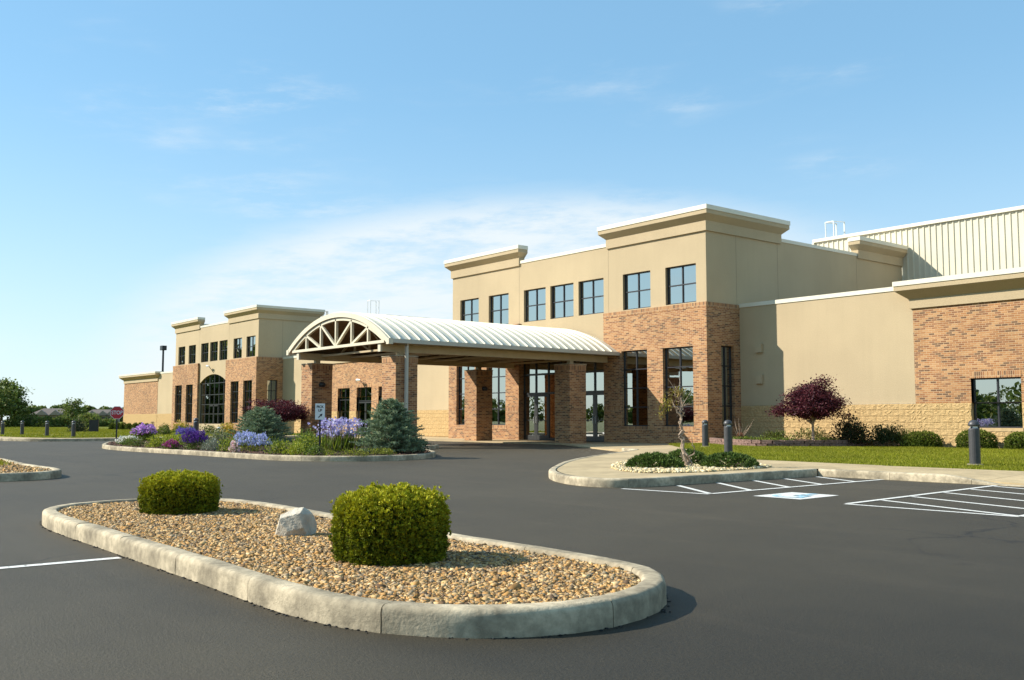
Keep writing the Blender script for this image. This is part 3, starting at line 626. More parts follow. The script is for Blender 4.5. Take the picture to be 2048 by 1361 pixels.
BLK = []
def blockmeshes():
    for k in range(6):
        bm = bmesh.new(); bmesh.ops.create_cube(bm, size=1.0)
        bm.faces.ensure_lookup_table(); f = [q for q in bm.faces if q.normal.y < -.9]
        bmesh.ops.subdivide_edges(bm, edges=[e_ for e_ in f[0].edges], cuts=5, use_grid_fill=True)
        for v in bm.verts:
            if v.co.y < -.49 and abs(v.co.x) < .49 and abs(v.co.z) < .49: v.co.y -= abs(rng.normal(.10, .14)); v.co.x += rng.normal(0, .04); v.co.z += rng.normal(0, .05)
        me = bpy.data.meshes.new('split_face_block'); bm.to_mesh(me); bm.free(); me.materials.append(MAT['splitface']); BLK.append(me)
blockmeshes()
def splitface(u0, u1, v0, v1, Y, parent, single, holes=()):
    """a wall of rough split-faced blocks on a mortar backing; pieces apart near by, joined far off"""
    rows = 7; bh = (v1 - v0) / rows; bw = 0.47
    MB().quad((u0, Y + .03, v0 - .1), (u1, Y + .03, v0 - .1), (u1, Y + .03, v1), (u0, Y + .03, v1))
    wall('mortar_backing', FR(Y + .012), u0, u1, v0 - .1, v1, [h for h in holes], 'mortar', parent)
    V = []; F = []; n = 0
    for r_ in range(rows):
        u = u0 - (bw / 2 if r_ % 2 else 0)
        while u < u1:
            a = max(u, u0) + .0035; b_ = min(u + bw, u1) - .0035; z0 = v0 + r_ * bh + .0035; z1 = v0 + (r_ + 1) * bh - .0035; u += bw
            if b_ - a < .04: continue
            parts = [(a, b_, z0, z1)]
            for h in holes:
                np_ = []
                for (p, q, s_, t_) in parts:
                    if q <= h[0] or p >= h[1] or t_ <= h[2] or s_ >= h[3]: np_.append((p, q, s_, t_)); continue
                    if p < h[0] - .03: np_.append((p, h[0] - .004, s_, t_))
                    if q > h[1] + .03: np_.append((h[1] + .004, q, s_, t_))
                    if s_ < h[2] - .03: np_.append((max(p, h[0]), min(q, h[1]), s_, h[2] - .004))
                parts = np_
            for (p, q, s_, t_) in parts:
                sc_ = (q - p, .07, t_ - s_); lc = ((p + q) / 2, Y + .02, (s_ + t_) / 2)
                if single: obj('split_face_block', random.choice(BLK), parent, lc, 0, sc_)
                else:
                    me = random.choice(BLK); co = np.array([v.co[:] for v in me.vertices]) * np.array(sc_) + np.array(lc)
                    V += co.tolist(); F += [tuple(n + i for i in p_.vertices) for p_ in me.polygons]; n += len(co)
    if not single:
        me = bpy.data.meshes.new('split_face_blocks'); me.from_pydata(V, [], F); me.materials.append(MAT['splitface']); o = linkobj(bpy.data.objects.new('split_face_blocks', me), parent); o['kind'] = 'stuff'

def entrance_block(root, fx, fz, arch):
    """two-storey block with two brick corner towers and a middle bay"""
    Y = 33.3; XL, XA, XB, XR = fx(-46.75), fx(-40.6), fx(-33.74), fx(-27.7); sx = (XR - XL) / 19.05
    base = fz(0.05) - .06; P = FR(Y); BRp = .18; PB = FR(Y - BRp); zb = fz(6.25)
    up = [(-46.0, -44.22), (-43.29, -41.51), (-40.2, -38.42), (-38.05, -36.27), (-35.9, -34.1), (-32.79, -31.01), (-30.08, -28.28)]
    vz = (fz(6.32), fz(8.04))
    lowv = zb if arch else fz(4.5)
    archholes = []
    wall('stucco_wall', P, XL, XR, lowv, fz(9.52), [(fx(a), fx(b_), *vz) for a, b_ in up], 'stucco', root)
    for a, b_ in up: window(P, fx(a), fx(b_), *vz, 2, 2, root, blind=not arch)
    # parapet wall of the towers behind the cornice
    for a, b_ in ((XL, XA), (XB, XR)): wall('stucco_wall', FR(Y + .001), a, b_, fz(9.52), fz(10.3), [], 'stucco', root)
    capbar([(XA + .1, Y), (XB - .1, Y)], fz(9.52), fz(9.68), root)
    for u in (XA + .02, XB - .02): vjoint(P, u, zb, fz(9.45), root)
    # brick bases
    lw = (fz(0.83), fz(4.36)); sides = ((fx(-46.87), fx(-40.42), ((-46.1, -44.35), (-43.25, -41.55))), (fx(-33.95), fx(-27.58), ((-32.76, -31.1), (-30.14, -28.37))))
    for a, b_, hl in sides:
        hs_ = [(fx(p), fx(q), *lw) for p, q in hl]
        wall('brick_wall', PB, a, b_, base, zb, hs_, 'brick', root, .3)
        lg = MB(); lg.box(a, b_, Y - BRp, Y + .01, zb - .03, zb + .004); lg.build('ledge', 'soldier_brick', root)
        for e_ in ((a, b_) if b_ < XB else (a,)):
            rv = MB(); rv.quad((e_, Y - BRp, base), (e_, Y + .17, base), (e_, Y + .17, zb), (e_, Y - BRp, zb)); rv.build('brick_return', 'brick', root)
        strip(PB, a, b_, zb - .225, zb - .001, root)
        us = [a] + [x_ for p, q in hl for x_ in (fx(p), fx(q))] + [b_]
        for k in (0, 2, 4):
            if not arch: strip(PB, us[k] + .01, us[k + 1] - .01, fz(1.53), fz(1.755), root)
        for p, q in hl:
            strip(PB, fx(p) - .1, fx(q) + .1, lw[0] - .23, lw[0] - .004, root)
            window(PB, fx(p), fx(q), *lw, 2, 4, root, rec=.16)
    # side wall towards +X
    S = SD(XR); SB = SD(fx(-27.58)); y2 = 35.4
    side_h = (34.08, 34.96, fz(.85), fz(4.38))
    wall('brick_wall', SB, Y - BRp, y2 + .3, base, zb, [side_h], 'brick', root, .3)
    lg = MB(); lg.box(XR - .01, fx(-27.58), Y - BRp + .001, y2, zb - .03, zb + .004); lg.build('ledge', 'soldier_brick', root)
    strip(SB, Y - BRp, y2, zb - .225, zb - .001, root)
    window(SB, *side_h, 2, 4, root, rec=.16)
    wall('stucco_wall', S, Y, 49.6, fz(4.6), fz(9.52), [], 'stucco', root)
    wall('stucco_wall', SD(XR - .001), Y, 38.6, fz(9.52), fz(10.3), [], 'stucco', root); wall('stucco_wall', SD(XR - .001), 45.3, 49.6, fz(9.52), fz(10.3), [], 'stucco', root)
    for u in (y2 - .02, 38.46, 45.15): vjoint(S, u, fz(6.0), fz(9.45), root)
    capbar([(XR, 38.7), (XR, 45.3)], fz(9.52), fz(9.68), root)
    zs = [fz(v) for v in (9.41, 9.85, 10.10, 10.28, 10.48)]
    cornice([(XL, 38.6), (XL, Y), (XA, Y), (XA, Y + .3)], zs, (.09, .36), root)
    cornice([(XB, Y + .3), (XB, Y), (XR, Y), (XR, 38.6), (XR - .3, 38.6)], zs, (.09, .36), root)
    cornice([(XR - .3, 45.3), (XR, 45.3), (XR, 49.58)], zs, (.09, .36), root)
    # other walls, floors and roof close the rooms
    ob = MB(); ob.quad((XL, Y, base), (XL, 49.6, base), (XL, 49.6, fz(9.5)), (XL, Y, fz(9.5))); ob.build('stucco_wall', 'stucco', root)
    rf = MB(); rf.quad((XL + .02, Y + .02, fz(8.95)), (XR - .02, Y + .02, fz(8.95)), (XR - .02, 49.6, fz(8.95)), (XL + .02, 49.6, fz(8.95))); rf.build('roof', 'roof_membrane', root)
    fl = MB(); fl.quad((XL, Y, base + .07), (XR, Y, base + .07), (XR, 41, base + .07), (XL, 41, base + .07))
    fl.box(XL + .05, XR - .05, Y + .35, 41, fz(5.3), fz(5.9)); fl.quad((XL, 41, base), (XR, 41, base), (XR, 41, fz(9)), (XL, 41, fz(9))); fl.build('interior', 'interior', root)
    # middle bay
    a, b_ = fx(-40.42), fx(-33.95)
    if not arch:
        PS = FR(Y + .16); fr = MB(); dz = 2.58
        us = [a, a + 1.0, a + 2.0, a + 2.95, b_ - 2.95, b_ - 2.0, b_ - 1.0, b_]
        rows = [0.06, 2.42, 2.62, 3.52, 4.5]
        sf = MB()
        for i, u in enumerate(us): boxuv(sf, PS, max(a, u - .04), min(b_, u + .04), .06, 4.5, 0, .11)
        for v in (2.5, 3.5): boxuv(sf, PS, a, b_, v - .05, v + .05, -.012, .10)
        boxuv(sf, PS, a, b_, 4.36, 4.5, -.011, .1); boxuv(sf, PS, us[2], us[5], .06, .2, -.01, .1)
        so_ = sf.build('storefront', 'door_metal', root)
        for i in range(len(us) - 1):
            for v0, v1 in ((2.55, 3.45), (3.55, 4.36)) + (((.2, 2.45),) if i in (2, 3, 4) else ()): pane(PS, us[i] + .03, us[i + 1] - .03, v0, v1, .05, so_)
        for k, (i, hs2) in enumerate(((0, 1), (1, -1), (5, 1), (6, -1))):
            u0, u1 = us[i] + .045, us[i + 1] - .045; dm = MB()
            boxuv(dm, PS, u0, u0 + .09, .07, 2.44, .005, .06); boxuv(dm, PS, u1 - .09, u1, .07, 2.44, .005, .06)
            boxuv(dm, PS, u0 + .09, u1 - .09, .07, .32, .006, .059); boxuv(dm, PS, u0 + .09, u1 - .09, 2.33, 2.44, .006, .059); boxuv(dm, PS, u0 + .09, u1 - .09, 1.08, 1.12, .02, .05)
            d_ = dm.build('door', 'door_metal', root); pane(PS, u0 + .08, u1 - .08, .31, 2.34, .035, d_)
            hu = u1 - .05 if hs2 > 0 else u0 + .05
            MB().tube([PS(hu, 1.3, .0), PS(hu, 1.28, -.07), PS(hu, .95, -.07), PS(hu, .93, .0)], .014, 6).build('handle', 'lens', d_)
        lin = MB(); lin.quad((a, Y, 4.5), (b_, Y, 4.5), (b_, Y + .3, 4.5), (a, Y + .3, 4.5)); lin.build('lintel', 'stucco', root)
    else:
        # arched window wall under a stucco field
        zsp, zap = fz(4.36), fz(5.15); hw = (b_ - a) / 2 - .05; cx = (a + b_) / 2; rise = zap - zsp; RR = (hw * hw + rise * rise) / (2 * rise); zc = zap - RR
        fz2 = lambda u: zc + math.sqrt(max(0, RR * RR - (u - cx) ** 2))
        ub = np.linspace(cx - hw, cx + hw, 33); mb = MB(); PA = FR(Y + .002)
        for i in range(32):
            mb.quad(PA(ub[i], fz2(ub[i]), 0), PA(ub[i + 1], fz2(ub[i + 1]), 0), PA(ub[i + 1], zb + .01, 0), PA(ub[i], zb + .01, 0))
            mb.quad(PA(ub[i], fz2(ub[i]), 0), PA(ub[i + 1], fz2(ub[i + 1]), 0), PA(ub[i + 1], fz2(ub[i + 1]), .25), PA(ub[i], fz2(ub[i]), .25))
        for s_ in (a, cx + hw):
            mb.quad(PA(s_, base, 0), PA(s_ + .05, base, 0), PA(s_ + .05, zb, 0), PA(s_, zb, 0)); e_ = s_ + .05 if s_ == a else s_
            mb.quad(PA(e_, base, 0), PA(e_, zsp, 0), PA(e_, zsp, .25), PA(e_, base, .25))
        mb.quad(PA(cx - hw, base, 0), PA(cx + hw, base, 0), PA(cx + hw, fz(.75), 0), PA(cx - hw, fz(.75), 0))
        mb.build('arch_surround', 'stucco', root)
        fr = MB(); u6 = np.linspace(cx - hw, cx + hw, 7); vr = [fz(.75), fz(1.62), fz(2.47), fz(3.34), zsp]
        for i, u in enumerate(u6): boxuv(fr, PA, u - .035, u + .035, fz(.75) if i != 3 else fz(.1), fz2(u) + .02, .13, .22)
        for v in vr: boxuv(fr, PA, cx - hw, cx + hw, v - .035, v + .035, .12, .21)
        for i in range(32):
            u_, w2 = ub[i], ub[i + 1]; fr.bar(PA(u_, fz2(u_) - .03, .17), PA(w2, fz2(w2) - .03, .17), .07, .1)
        ao = fr.build('arched_window', 'door_metal', root)
        for i in range(6):
            for j in range(4): pane(PA, u6[i] + .02, u6[i + 1] - .02, vr[j] + .02, vr[j + 1] - .02, .17, ao)
            um = np.linspace(u6[i] + .02, u6[i + 1] - .02, 6); pm = MB(); pm.v = [PA(u6[i] + .02, zsp + .02, .17), PA(u6[i + 1] - .02, zsp + .02, .17)] + [PA(u_, fz2(u_) - .01, .17) for u_ in um[::-1]]; pm.f = [tuple(range(len(pm.v)))]
            pm.build('pane', 'glass', ao)
        for s_ in (0, 1):
            u0, u1 = (u6[2] + .03, u6[3] - .03) if s_ == 0 else (u6[3] + .03, u6[4] - .03); dm = MB()
            for q in ((u0, u0 + .08, fz(.1), fz(2.4)), (u1 - .08, u1, fz(.1), fz(2.4)), (u0, u1, fz(2.3), fz(2.42)), (u0, u1, fz(.1), fz(.3))): boxuv(dm, PA, *q, .10, .16)
            d_ = dm.build('door', 'door_metal', root); pane(PA, u0 + .07, u1 - .07, fz(.3), fz(2.3), .13, d_)

def low_wing(root, x0, x1, panel, fz, single, wins=(), door=None, capl=None):
    """single-storey wing: stucco over split-faced block, brick panel under a cornice"""
    Y = 35.4; P = FR(Y); zt, zs_, zbt = fz(6.13), fz(1.75), fz(5.40); base = fz(0.05)
    pa, pb = panel
    holes = [(a, b_, c, d) for a, b_, c, d, *_ in wins] + ([door[:4]] if door else [])
    for a, b_ in ((x0, pa), (pb, x1)):
        if b_ - a > .1:
            wall('stucco_wall', P, a, b_, zs_, zt, [], 'stucco', root); capbar([(a, Y), (b_, Y)], zt, fz(6.30), root); strip(P, a, b_, zs_, zs_ + .035, root, 'stucco', 'drip_edge', .02)
            splitface(a, b_, base, zs_ - .004, Y, root, single)
    up = [(a, b_, max(c, zs_), d) for a, b_, c, d in holes]
    wall('brick_wall', FR(Y - .015), pa, pb, zs_, zbt, up, 'brick', root, .28)
    splitface(pa, pb, base, zs_ - .004, Y - .015, root, single, [(h[0], h[1], h[2], zs_ + 1) for h in holes])
    cp = [(pa, Y + .3), (pa, Y), (pb, Y), (pb, Y + .3)]
    cornice(cp, [fz(v) for v in (5.37, 5.72, 6.05, 6.23, 6.41)], (.09, .49), root)
    for a, b_, c, d, cols, rows in wins:
        window(FR(Y - .015), a, b_, c, d, cols, rows, root, rec=.14); strip(FR(Y - .015), a - .02, b_ + .02, d + .004, d + .235, root)
        strip(FR(Y - .015), a - .03, b_ + .03, c - .12, c - .003, root, 'mortar', 'sill', .04)
    if door:
        a, b_, c, d = door; window(FR(Y - .015), a, b_, fz(2.46), d, 2, 1, root, rec=.14); strip(FR(Y - .015), a, b_, d + .004, d + .235, root)
        um = (a + b_) / 2; PS = FR(Y)
        for u0, u1 in ((a + .02, um - .01), (um + .01, b_ - .02)):
            dm = MB(); zt2 = fz(2.42)
            for q in ((u0, u0 + .09, c, zt2), (u1 - .09, u1, c, zt2), (u0 + .09, u1 - .09, zt2 - .1, zt2), (u0 + .09, u1 - .09, c, c + .25)): boxuv(dm, PS, *q, .12, .17)
            d_ = dm.build('door', 'door_metal', root); pane(PS, u0 + .08, u1 - .08, c + .24, zt2 - .09, .145, d_)
    if holes:
        a = min(h[0] for h in holes) - 1; b_ = max(h[1] for h in holes) + 1; r_ = MB()
        r_.quad((a, Y + 4, base), (b_, Y + 4, base), (b_, Y + 4, fz(4)), (a, Y + 4, fz(4))); r_.quad((a, Y + .2, base), (b_, Y + .2, base), (b_, Y + 4, base), (a, Y + 4, base))
        r_.quad((a, Y + .25, fz(4)), (b_, Y + .25, fz(4)), (b_, Y + 4, fz(4)), (a, Y + 4, fz(4)))
        for u in (a, b_): r_.quad((u, Y + .25, base), (u, Y + 4, base), (u, Y + 4, fz(4)), (u, Y + .25, fz(4)))
        r_.build('interior', 'interior', root)
    rf = MB(); rf.box(x0 + .3, x1 - .02, Y + .25, 49, fz(5.85), fz(5.9)); rf.build('roof', 'roof_membrane', root)

ident = lambda v: v
E1 = tag(empty('office_building', (-37.2, 33.3, 0), True), 'two-storey tan stucco block with brick corner towers directly behind the arched canopy', 'building')
entrance_block(E1, ident, ident, False)
fx2 = lambda x: -73.45 + (x + 27.7) * 0.957
fz2_ = lambda z: 1.15 + (z - 1.15) * 0.976
E2 = tag(empty('office_building', (-82.5, 33.3, 0), True), 'distant two-storey tan block with a tall arched window, left of the canopy', 'building')
entrance_block(E2, fx2, fz2_, True)
W1 = tag(empty('low_wing', (-18, 35.4, 0), True), 'right single-storey wing with brick panel and split-face block base behind the lawn', 'building')
low_wing(W1, -27.6, -4, (-19.38, -6.0), ident, True, wins=[(-17.24, -15.47, .84, 2.63, 2, 2), (-13.2, -11.4, .84, 2.63, 2, 2), (-9.2, -7.4, .84, 2.63, 2, 2)])
for z in (4.06, 2.70):
    mb = MB(); mb.box(-26.69, -26.34, 35.27, 35.405, z, z + .39); mb.build('wall_box', 'stucco', W1)
W2 = tag(empty('low_wing', (-60, 35.4, 0), True), 'single-storey brick and stucco wing seen between the canopy pillars', 'building')
fz3 = lambda z: 1.15 + (z - 1.15) * 0.975
low_wing(W2, -73.3, -46.9, (-66.2, -54.6), fz3, False, wins=[(-64.19, -62.42, fz3(.84), 3.4, 2, 3), (-58.46, -56.7, fz3(.84), 3.4, 2, 3)], door=(-61.44, -59.39, fz3(.05), 3.4))
W3 = tag(empty('low_wing', (-103, 35.4, 0), True), 'far left single-storey wing with a windowless brick panel', 'building')
fz4 = lambda z: 1.15 + (z - 1.15) * 0.94
low_wing(W3, -113.2, -91.5, (-113.1, -102.3), fz4, False)
mb = MB(); mb.quad((-113.15, 35.4, .1), (-113.15, 49, .1), (-113.15, 49, fz4(6.2)), (-113.15, 35.4, fz4(6.2))); mb.build('stucco_wall', 'stucco', W3)
# spot lamps on arms fixed to the walls
for o_, (u, y, z) in ((W2, (-60.45, 35.38, 3.5)), (E2, (fx2(-37.4), 33.29, 5.35))):
    mb = MB(); mb.tube([(u + .25, y, z - .15), (u + .22, y - .25, z + .2), (u, y - .3, z + .38)], .025, 6); mb.build('lamp_arm', 'frame_dark', o_)
    mb = MB(); mb.tube([(u + .1, y - .35, z + .4), (u - .35, y - .35, z + .42)], [.05, .10], 8); mb.build('wall_lamp', 'lens', o_)

# hall with metal siding behind
HL = tag(empty('metal_hall', (-20, 49.6, 0), True), 'tall hall with ribbed cream metal siding rising behind the right wing', 'building')
pr_ = [(0, 0), (.155, 0), (.175, -.045), (.245, -.045), (.265, 0), (.323, 0)]
mb = MB()
for i in range(len(pr_) - 1): mb.quad((pr_[i][0], pr_[i][1], 5.5), (pr_[i + 1][0], pr_[i + 1][1], 5.5), (pr_[i + 1][0], pr_[i + 1][1], 11.5), (pr_[i][0], pr_[i][1], 11.5))
sm = mb.mesh('siding_panel', 'siding_metal'); xx = -33.1
while xx < -4: obj('siding_panel', sm, HL, (xx, 49.66, 0)); xx += .323
mb = MB(); mb.box(-33.2, -4, 49.52, 49.75, 11.48, 11.66); mb.box(-33.22, -33.1, 49.5, 49.8, 5.5, 11.478); mb.build('eave_trim', 'cap_metal', HL)
mb = MB(); mb.quad((-33.15, 49.7, 11.6), (-4, 49.7, 11.6), (-4, 75, 12.1), (-33.15, 75, 12.1)); mb.quad((-33.12, 49.7, 5), (-33.12, 75, 5), (-33.12, 75, 12.1), (-33.12, 49.7, 11.6)); mb.build('roof', 'siding_metal', HL)
def roof_rail(root, x, y, z0, z1, wd, dp, mat):
    mb = MB()
    for dx in (0, wd):
        mb.tube([(x + dx, y, z0), (x + dx, y, z1), (x + dx + dp * .4, y + dp, z1), (x + dx + dp * .4, y + dp, z0)], .045, 6)
    mb.tube([(x, y, z1), (x + wd, y, z1)], .04, 6); mb.build('roof_rail', mat, root)
roof_rail(HL, -33.45, 51.3, 11.6, 12.95, .55, .7, 'white_paint')
roof_rail(E2, -76.2, 44.9, fz2_(8.95), 11.75, .5, .7, 'white_paint')
roof_rail(E2, -74.2, 39.3, fz2_(8.95), 10.25, .22, .35, 'gutter_paint')

# ------------------------------------------------------------------ arched entrance canopy
CN = tag(empty('entrance_canopy', (-37.28, 26.8, 0), True), 'arched cream metal canopy with trusses on four brick pillars over the drive', 'canopy')
CX, HWD, YF, YB, ZE, ZA = -37.28, 4.36, 20.41, 33.1, 4.30, 5.66
RI = ZA - ZE; RAD = (HWD ** 2 + RI ** 2) / (2 * RI); ZC = ZA - RAD; HA = math.asin(HWD / RAD)
def arcp(r, t, y): return (CX + r * math.sin(t), y, ZC + r * math.cos(t))
ts = np.linspace(-HA, HA, 31)
npan = 27; pit = (YB - YF) / npan; mb = MB()
for i in range(30):
    a, b_ = ts[i], ts[i + 1]
    mb.quad(arcp(RAD, a, 0), arcp(RAD, b_, 0), arcp(RAD, b_, pit), arcp(RAD, a, pit))
    r2 = RAD + .065
    mb.quad(arcp(RAD, a, .0), arcp(r2, a, .012), arcp(r2, b_, .012), arcp(RAD, b_, .0)); mb.quad(arcp(r2, a, .012), arcp(r2, a, .042), arcp(r2, b_, .042), arcp(r2, b_, .012)); mb.quad(arcp(r2, a, .042), arcp(RAD, a, .06), arcp(RAD, b_, .06), arcp(r2, b_, .042))
rm = mb.mesh('roof_panel', 'roof_metal', False)
for k in range(npan): obj('roof_panel', rm, CN, (0, YF + k * pit, 0))
mb = MB()
for i in range(30):
    a, b_ = ts[i], ts[i + 1]; r1 = RAD - .09
    for k in range(40):
        y0 = YF + .2 + (YB - YF - .25) * k / 40; y1 = y0 + (YB - YF - .25) / 40 * .9
    mb.quad(arcp(r1, a, YF + .2), arcp(r1, a, YB), arcp(r1, b_, YB), arcp(r1, b_, YF + .2))
mb.build('ceiling_deck', 'deck_wood', CN)
# boards of the deck run along the canopy
for i in range(0, 30):
    a, b_ = ts[i], ts[i + 1]; r1 = RAD - .10; m2 = MB(); g = (b_ - a) * .06
    m2.quad(arcp(r1, a + g, YF + .2), arcp(r1, a + g, YB), arcp(r1, b_ - g, YB), arcp(r1, b_ - g, YF + .2)); m2.quad(arcp(r1 + .02, a, YF + .2), arcp(r1, a + g, YF + .2), arcp(r1, a + g, YB), arcp(r1 + .02, a, YB)); m2.build('deck_board', 'deck_wood', CN)
mb = MB()                                                            # arched fascia at the open end
for i in range(30):
    a, b_ = ts[i], ts[i + 1]
    for r0, r1, y0, y1 in ((RAD - .17, RAD + .03, YF - .09, YF + .2),):
        q = [arcp(r, t_, y) for y in (y0, y1) for (r, t_) in ((r0, a), (r1, a), (r1, b_), (r0, b_))]
        mb.quad(q[0], q[1], q[2], q[3]); mb.quad(q[1], q[5], q[6], q[2]); mb.quad(q[0], q[3], q[7], q[4])
mb.build('arch_fascia', 'cream_paint', CN)
mb = MB()
for s_ in (-1, 1): mb.box(CX + s_ * HWD - .1, CX + s_ * HWD + .1, YF - .1, YF + .1, ZE - .2, ZE + .03)
mb.build('gutter_end', 'cream_paint', CN)
vx = [CX + (k - 2) * 1.345 for k in range(5)]
def zarc(x_, r): return ZC + math.sqrt(r * r - (x_ - CX) ** 2)
def truss(y, mat, th, name='truss'):
    mb = MB(); zc = 4.235; r = RAD - .24; ra = RAD - .255
    xe = math.sqrt(ra * ra - (zc - ZC) ** 2); mb.bar((CX - xe, y, zc), (CX + xe, y, zc), th, th * 1.35)
    tt = np.linspace(-math.asin(xe / ra), math.asin(xe / ra), 25)
    for i in range(24): mb.bar(arcp(ra, tt[i], y), arcp(ra, tt[i + 1], y), th, th)
    for x_ in vx: mb.bar((x_, y, zc), (x_, y, zarc(x_, r)), th * .8, th)
    for p, q in ((0, 1), (1, 2), (3, 2), (4, 3)): mb.bar((vx[p], y, zarc(vx[p], r) - .03), (vx[q], y, zc + .03), th * .85, th * .9)
    return mb.build(name, mat, CN)
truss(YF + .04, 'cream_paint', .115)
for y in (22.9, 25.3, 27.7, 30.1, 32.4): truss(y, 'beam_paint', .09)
for bx in (-33.74, -40.83):
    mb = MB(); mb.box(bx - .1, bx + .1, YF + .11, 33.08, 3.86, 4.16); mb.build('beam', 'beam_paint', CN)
    mb = MB(); mb.box(bx - .101, bx + .101, YF + .02, YF + .108, 3.85, 4.17); mb.build('beam_end', 'cream_paint', CN)
for s_ in (-1, 1):
    gx = CX + s_ * (HWD + .02); mb = MB(); mb.box(gx - .09, gx + .06, YF + .11, YB, ZE - .14, ZE + .02) if s_ > 0 else mb.box(gx - .06, gx + .09, YF + .11, YB, ZE - .14, ZE + .02)
    mb.build('gutter', 'gutter_paint', CN)
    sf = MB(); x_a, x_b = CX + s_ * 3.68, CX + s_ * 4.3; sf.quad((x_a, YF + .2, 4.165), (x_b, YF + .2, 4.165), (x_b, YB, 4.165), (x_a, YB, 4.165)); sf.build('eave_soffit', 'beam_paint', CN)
for y in np.arange(21.6, 33, 1.55):                                     # cross purlins seen from below
    mb = MB(); mb.box(-40.72, -33.85, y - .04, y + .04, 4.02, 4.10); mb.build('purlin', 'beam_paint', CN)
for bx in (-33.74, -40.83):
    for y0 in (20.9, 30.23):
        y1 = y0 + 1.03; x0, x1 = bx - .515, bx + .515; base = 0.0 if y0 < 25 else .04
        mb = MB(); mb.box(x0, x1, y0, y1, base, 3.42); pl = mb.build('pillar', 'brick', CN)
        mb = MB(); mb.box(x0 - .012, x1 + .012, y0 - .012, y1 + .012, 3.421, 3.665); mb.build('soldier_course', 'soldier_brick', pl)
        mb = MB(); mb.box(x0 - .03, x1 + .03, y0 - .03, y1 + .03, 3.666, 3.705); mb.build('pillar_cap', 'kerb_concrete', pl)
        mb = MB(); yc = (y0 + y1) / 2; mb.box(bx - .11, bx + .11, yc - .11, yc + .11, 3.706, 3.858); mb.box(bx - .2, bx + .2, yc - .2, yc + .2, 3.707, 3.725); mb.build('post_stub', 'beam_paint', pl)
for bx, y0 in ((-40.83, 20.9), (-40.83, 30.23)):
    mb = MB(); mb.lathe([(.02, -.14), (.13, -.13), (.16, -.05), (.16, .02), (.1, .06)], 14, (bx + .56, y0 + .5, 2.75)); mb.box(bx + .515, bx + .56, y0 + .4, y0 + .6, 2.68, 2.84); mb.build('pillar_lamp', 'black_metal', CN)
mb = MB(); mb.bar((-33.06, 21.3, 0.1), (-33.06, 21.3, 4.1), .13, .1); mb.bar((-33.06, 21.3, 4.08), (-32.95, 21.3, 4.25), .12, .1); mb.build('downspout', 'gutter_paint', CN)

# ------------------------------------------------------------------ plants
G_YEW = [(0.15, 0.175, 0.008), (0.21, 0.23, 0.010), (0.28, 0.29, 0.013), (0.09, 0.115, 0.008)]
def drum(n, rx, ry, rz, m_, shell):
    """points in a clipped shape: round plan, upright sides, softly domed top"""
    d = unit(rng.normal(size=(n, 3)) * np.array([1, 1, 1.15])); d[:, 2] = np.abs(d[:, 2])
    h_ = np.hypot(d[:, 0], d[:, 1]); k = (h_ ** m_ + d[:, 2] ** m_) ** (1 / m_); r = (1 / k) * (1 - (1 - shell) * rng.random(n) ** 1.6)
    nor = np.c_[d[:, :2] / np.maximum(h_, 1e-6)[:, None] * (h_ / k)[:, None] ** (m_ - 1), (d[:, 2] / k) ** (m_ - 1)]
    P_ = d * r[:, None]; P_[:, 2] *= 1 - .09 * np.minimum(1, P_[:, 0] ** 2 + P_[:, 1] ** 2)
    return P_ * np.array([rx, ry, rz]), unit(nor + 1e-6)
def yew(name, loc, rx, ry, rz, n, label, cols=G_YEW, ln=.029, wd=.010, group=None, p=9.0, per=7, topc=(0.60, 0.54, 0.02)):
    root = empty(name, loc); C0, nor = drum(n, rx, ry, rz, p, .9)
    q = C0 / max(rx, .3)
    lump = np.sin(q[:, 0] * 7 + 1) * np.sin(q[:, 1] * 8) + .7 * np.sin(q[:, 0] * 15 + q[:, 2] * 13) * np.sin(q[:, 1] * 16 + q[:, 2] * 11)
    C0 += nor * ((.022 * lump + rng.normal(0, .014, n)) * rx / .44)[:, None]; C0[:, :2] *= (.93 + .07 * np.clip(C0[:, 2:3] / rz * 2.2, 0, 1))
    ax = unit(nor + rng.normal(0, .32, (n, 3)) + np.array([0, 0, .5]))
    Cc = np.repeat(C0, per, 0); A = np.repeat(ax, per, 0); D = unit(A + rng.normal(0, .5, A.shape))
    cc = palette(cols, n); up_ = (np.clip((C0[:, 2] / rz - .35) * 1.7, 0, 1) * rng.uniform(.4, 1.0, n))[:, None]
    cc = cc * (1 - up_ * .85) + np.array(topc) * up_ * .85                # blends to a lighter yellow towards the top
    col = np.repeat(cc, per, 0) * rng.uniform(.75, 1.25, (n * per, 1))
    obj('foliage', leaves('foliage', Cc + D * ln * .45, D, ln, wd, col, 'needle', .15), root)
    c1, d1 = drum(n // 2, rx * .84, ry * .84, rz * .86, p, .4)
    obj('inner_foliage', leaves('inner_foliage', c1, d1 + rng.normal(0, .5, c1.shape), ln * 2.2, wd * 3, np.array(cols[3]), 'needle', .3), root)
    mb = MB(); mb.tube([(0, 0, -.06), (0, 0, rz * .7)], [.03, .015], 6); mb.build('stem', 'bark', root)
    return tag(root, label, 'shrub', group)
yew('clipped_yew', (-6.29, 3.93, .11), .405, .405, .51, 8500, 'large clipped round yew in the middle of the foreground gravel island', group='clipped yews on the foreground island')
yew('clipped_yew', (-10.92, 4.06, .11), .40, .40, .42, 7500, 'clipped yew at the far left end of the foreground island', group='clipped yews on the foreground island')
G_BOX = [(0.10, 0.14, 0.014), (0.14, 0.18, 0.018), (0.19, 0.22, 0.024), (0.06, 0.09, 0.012)]
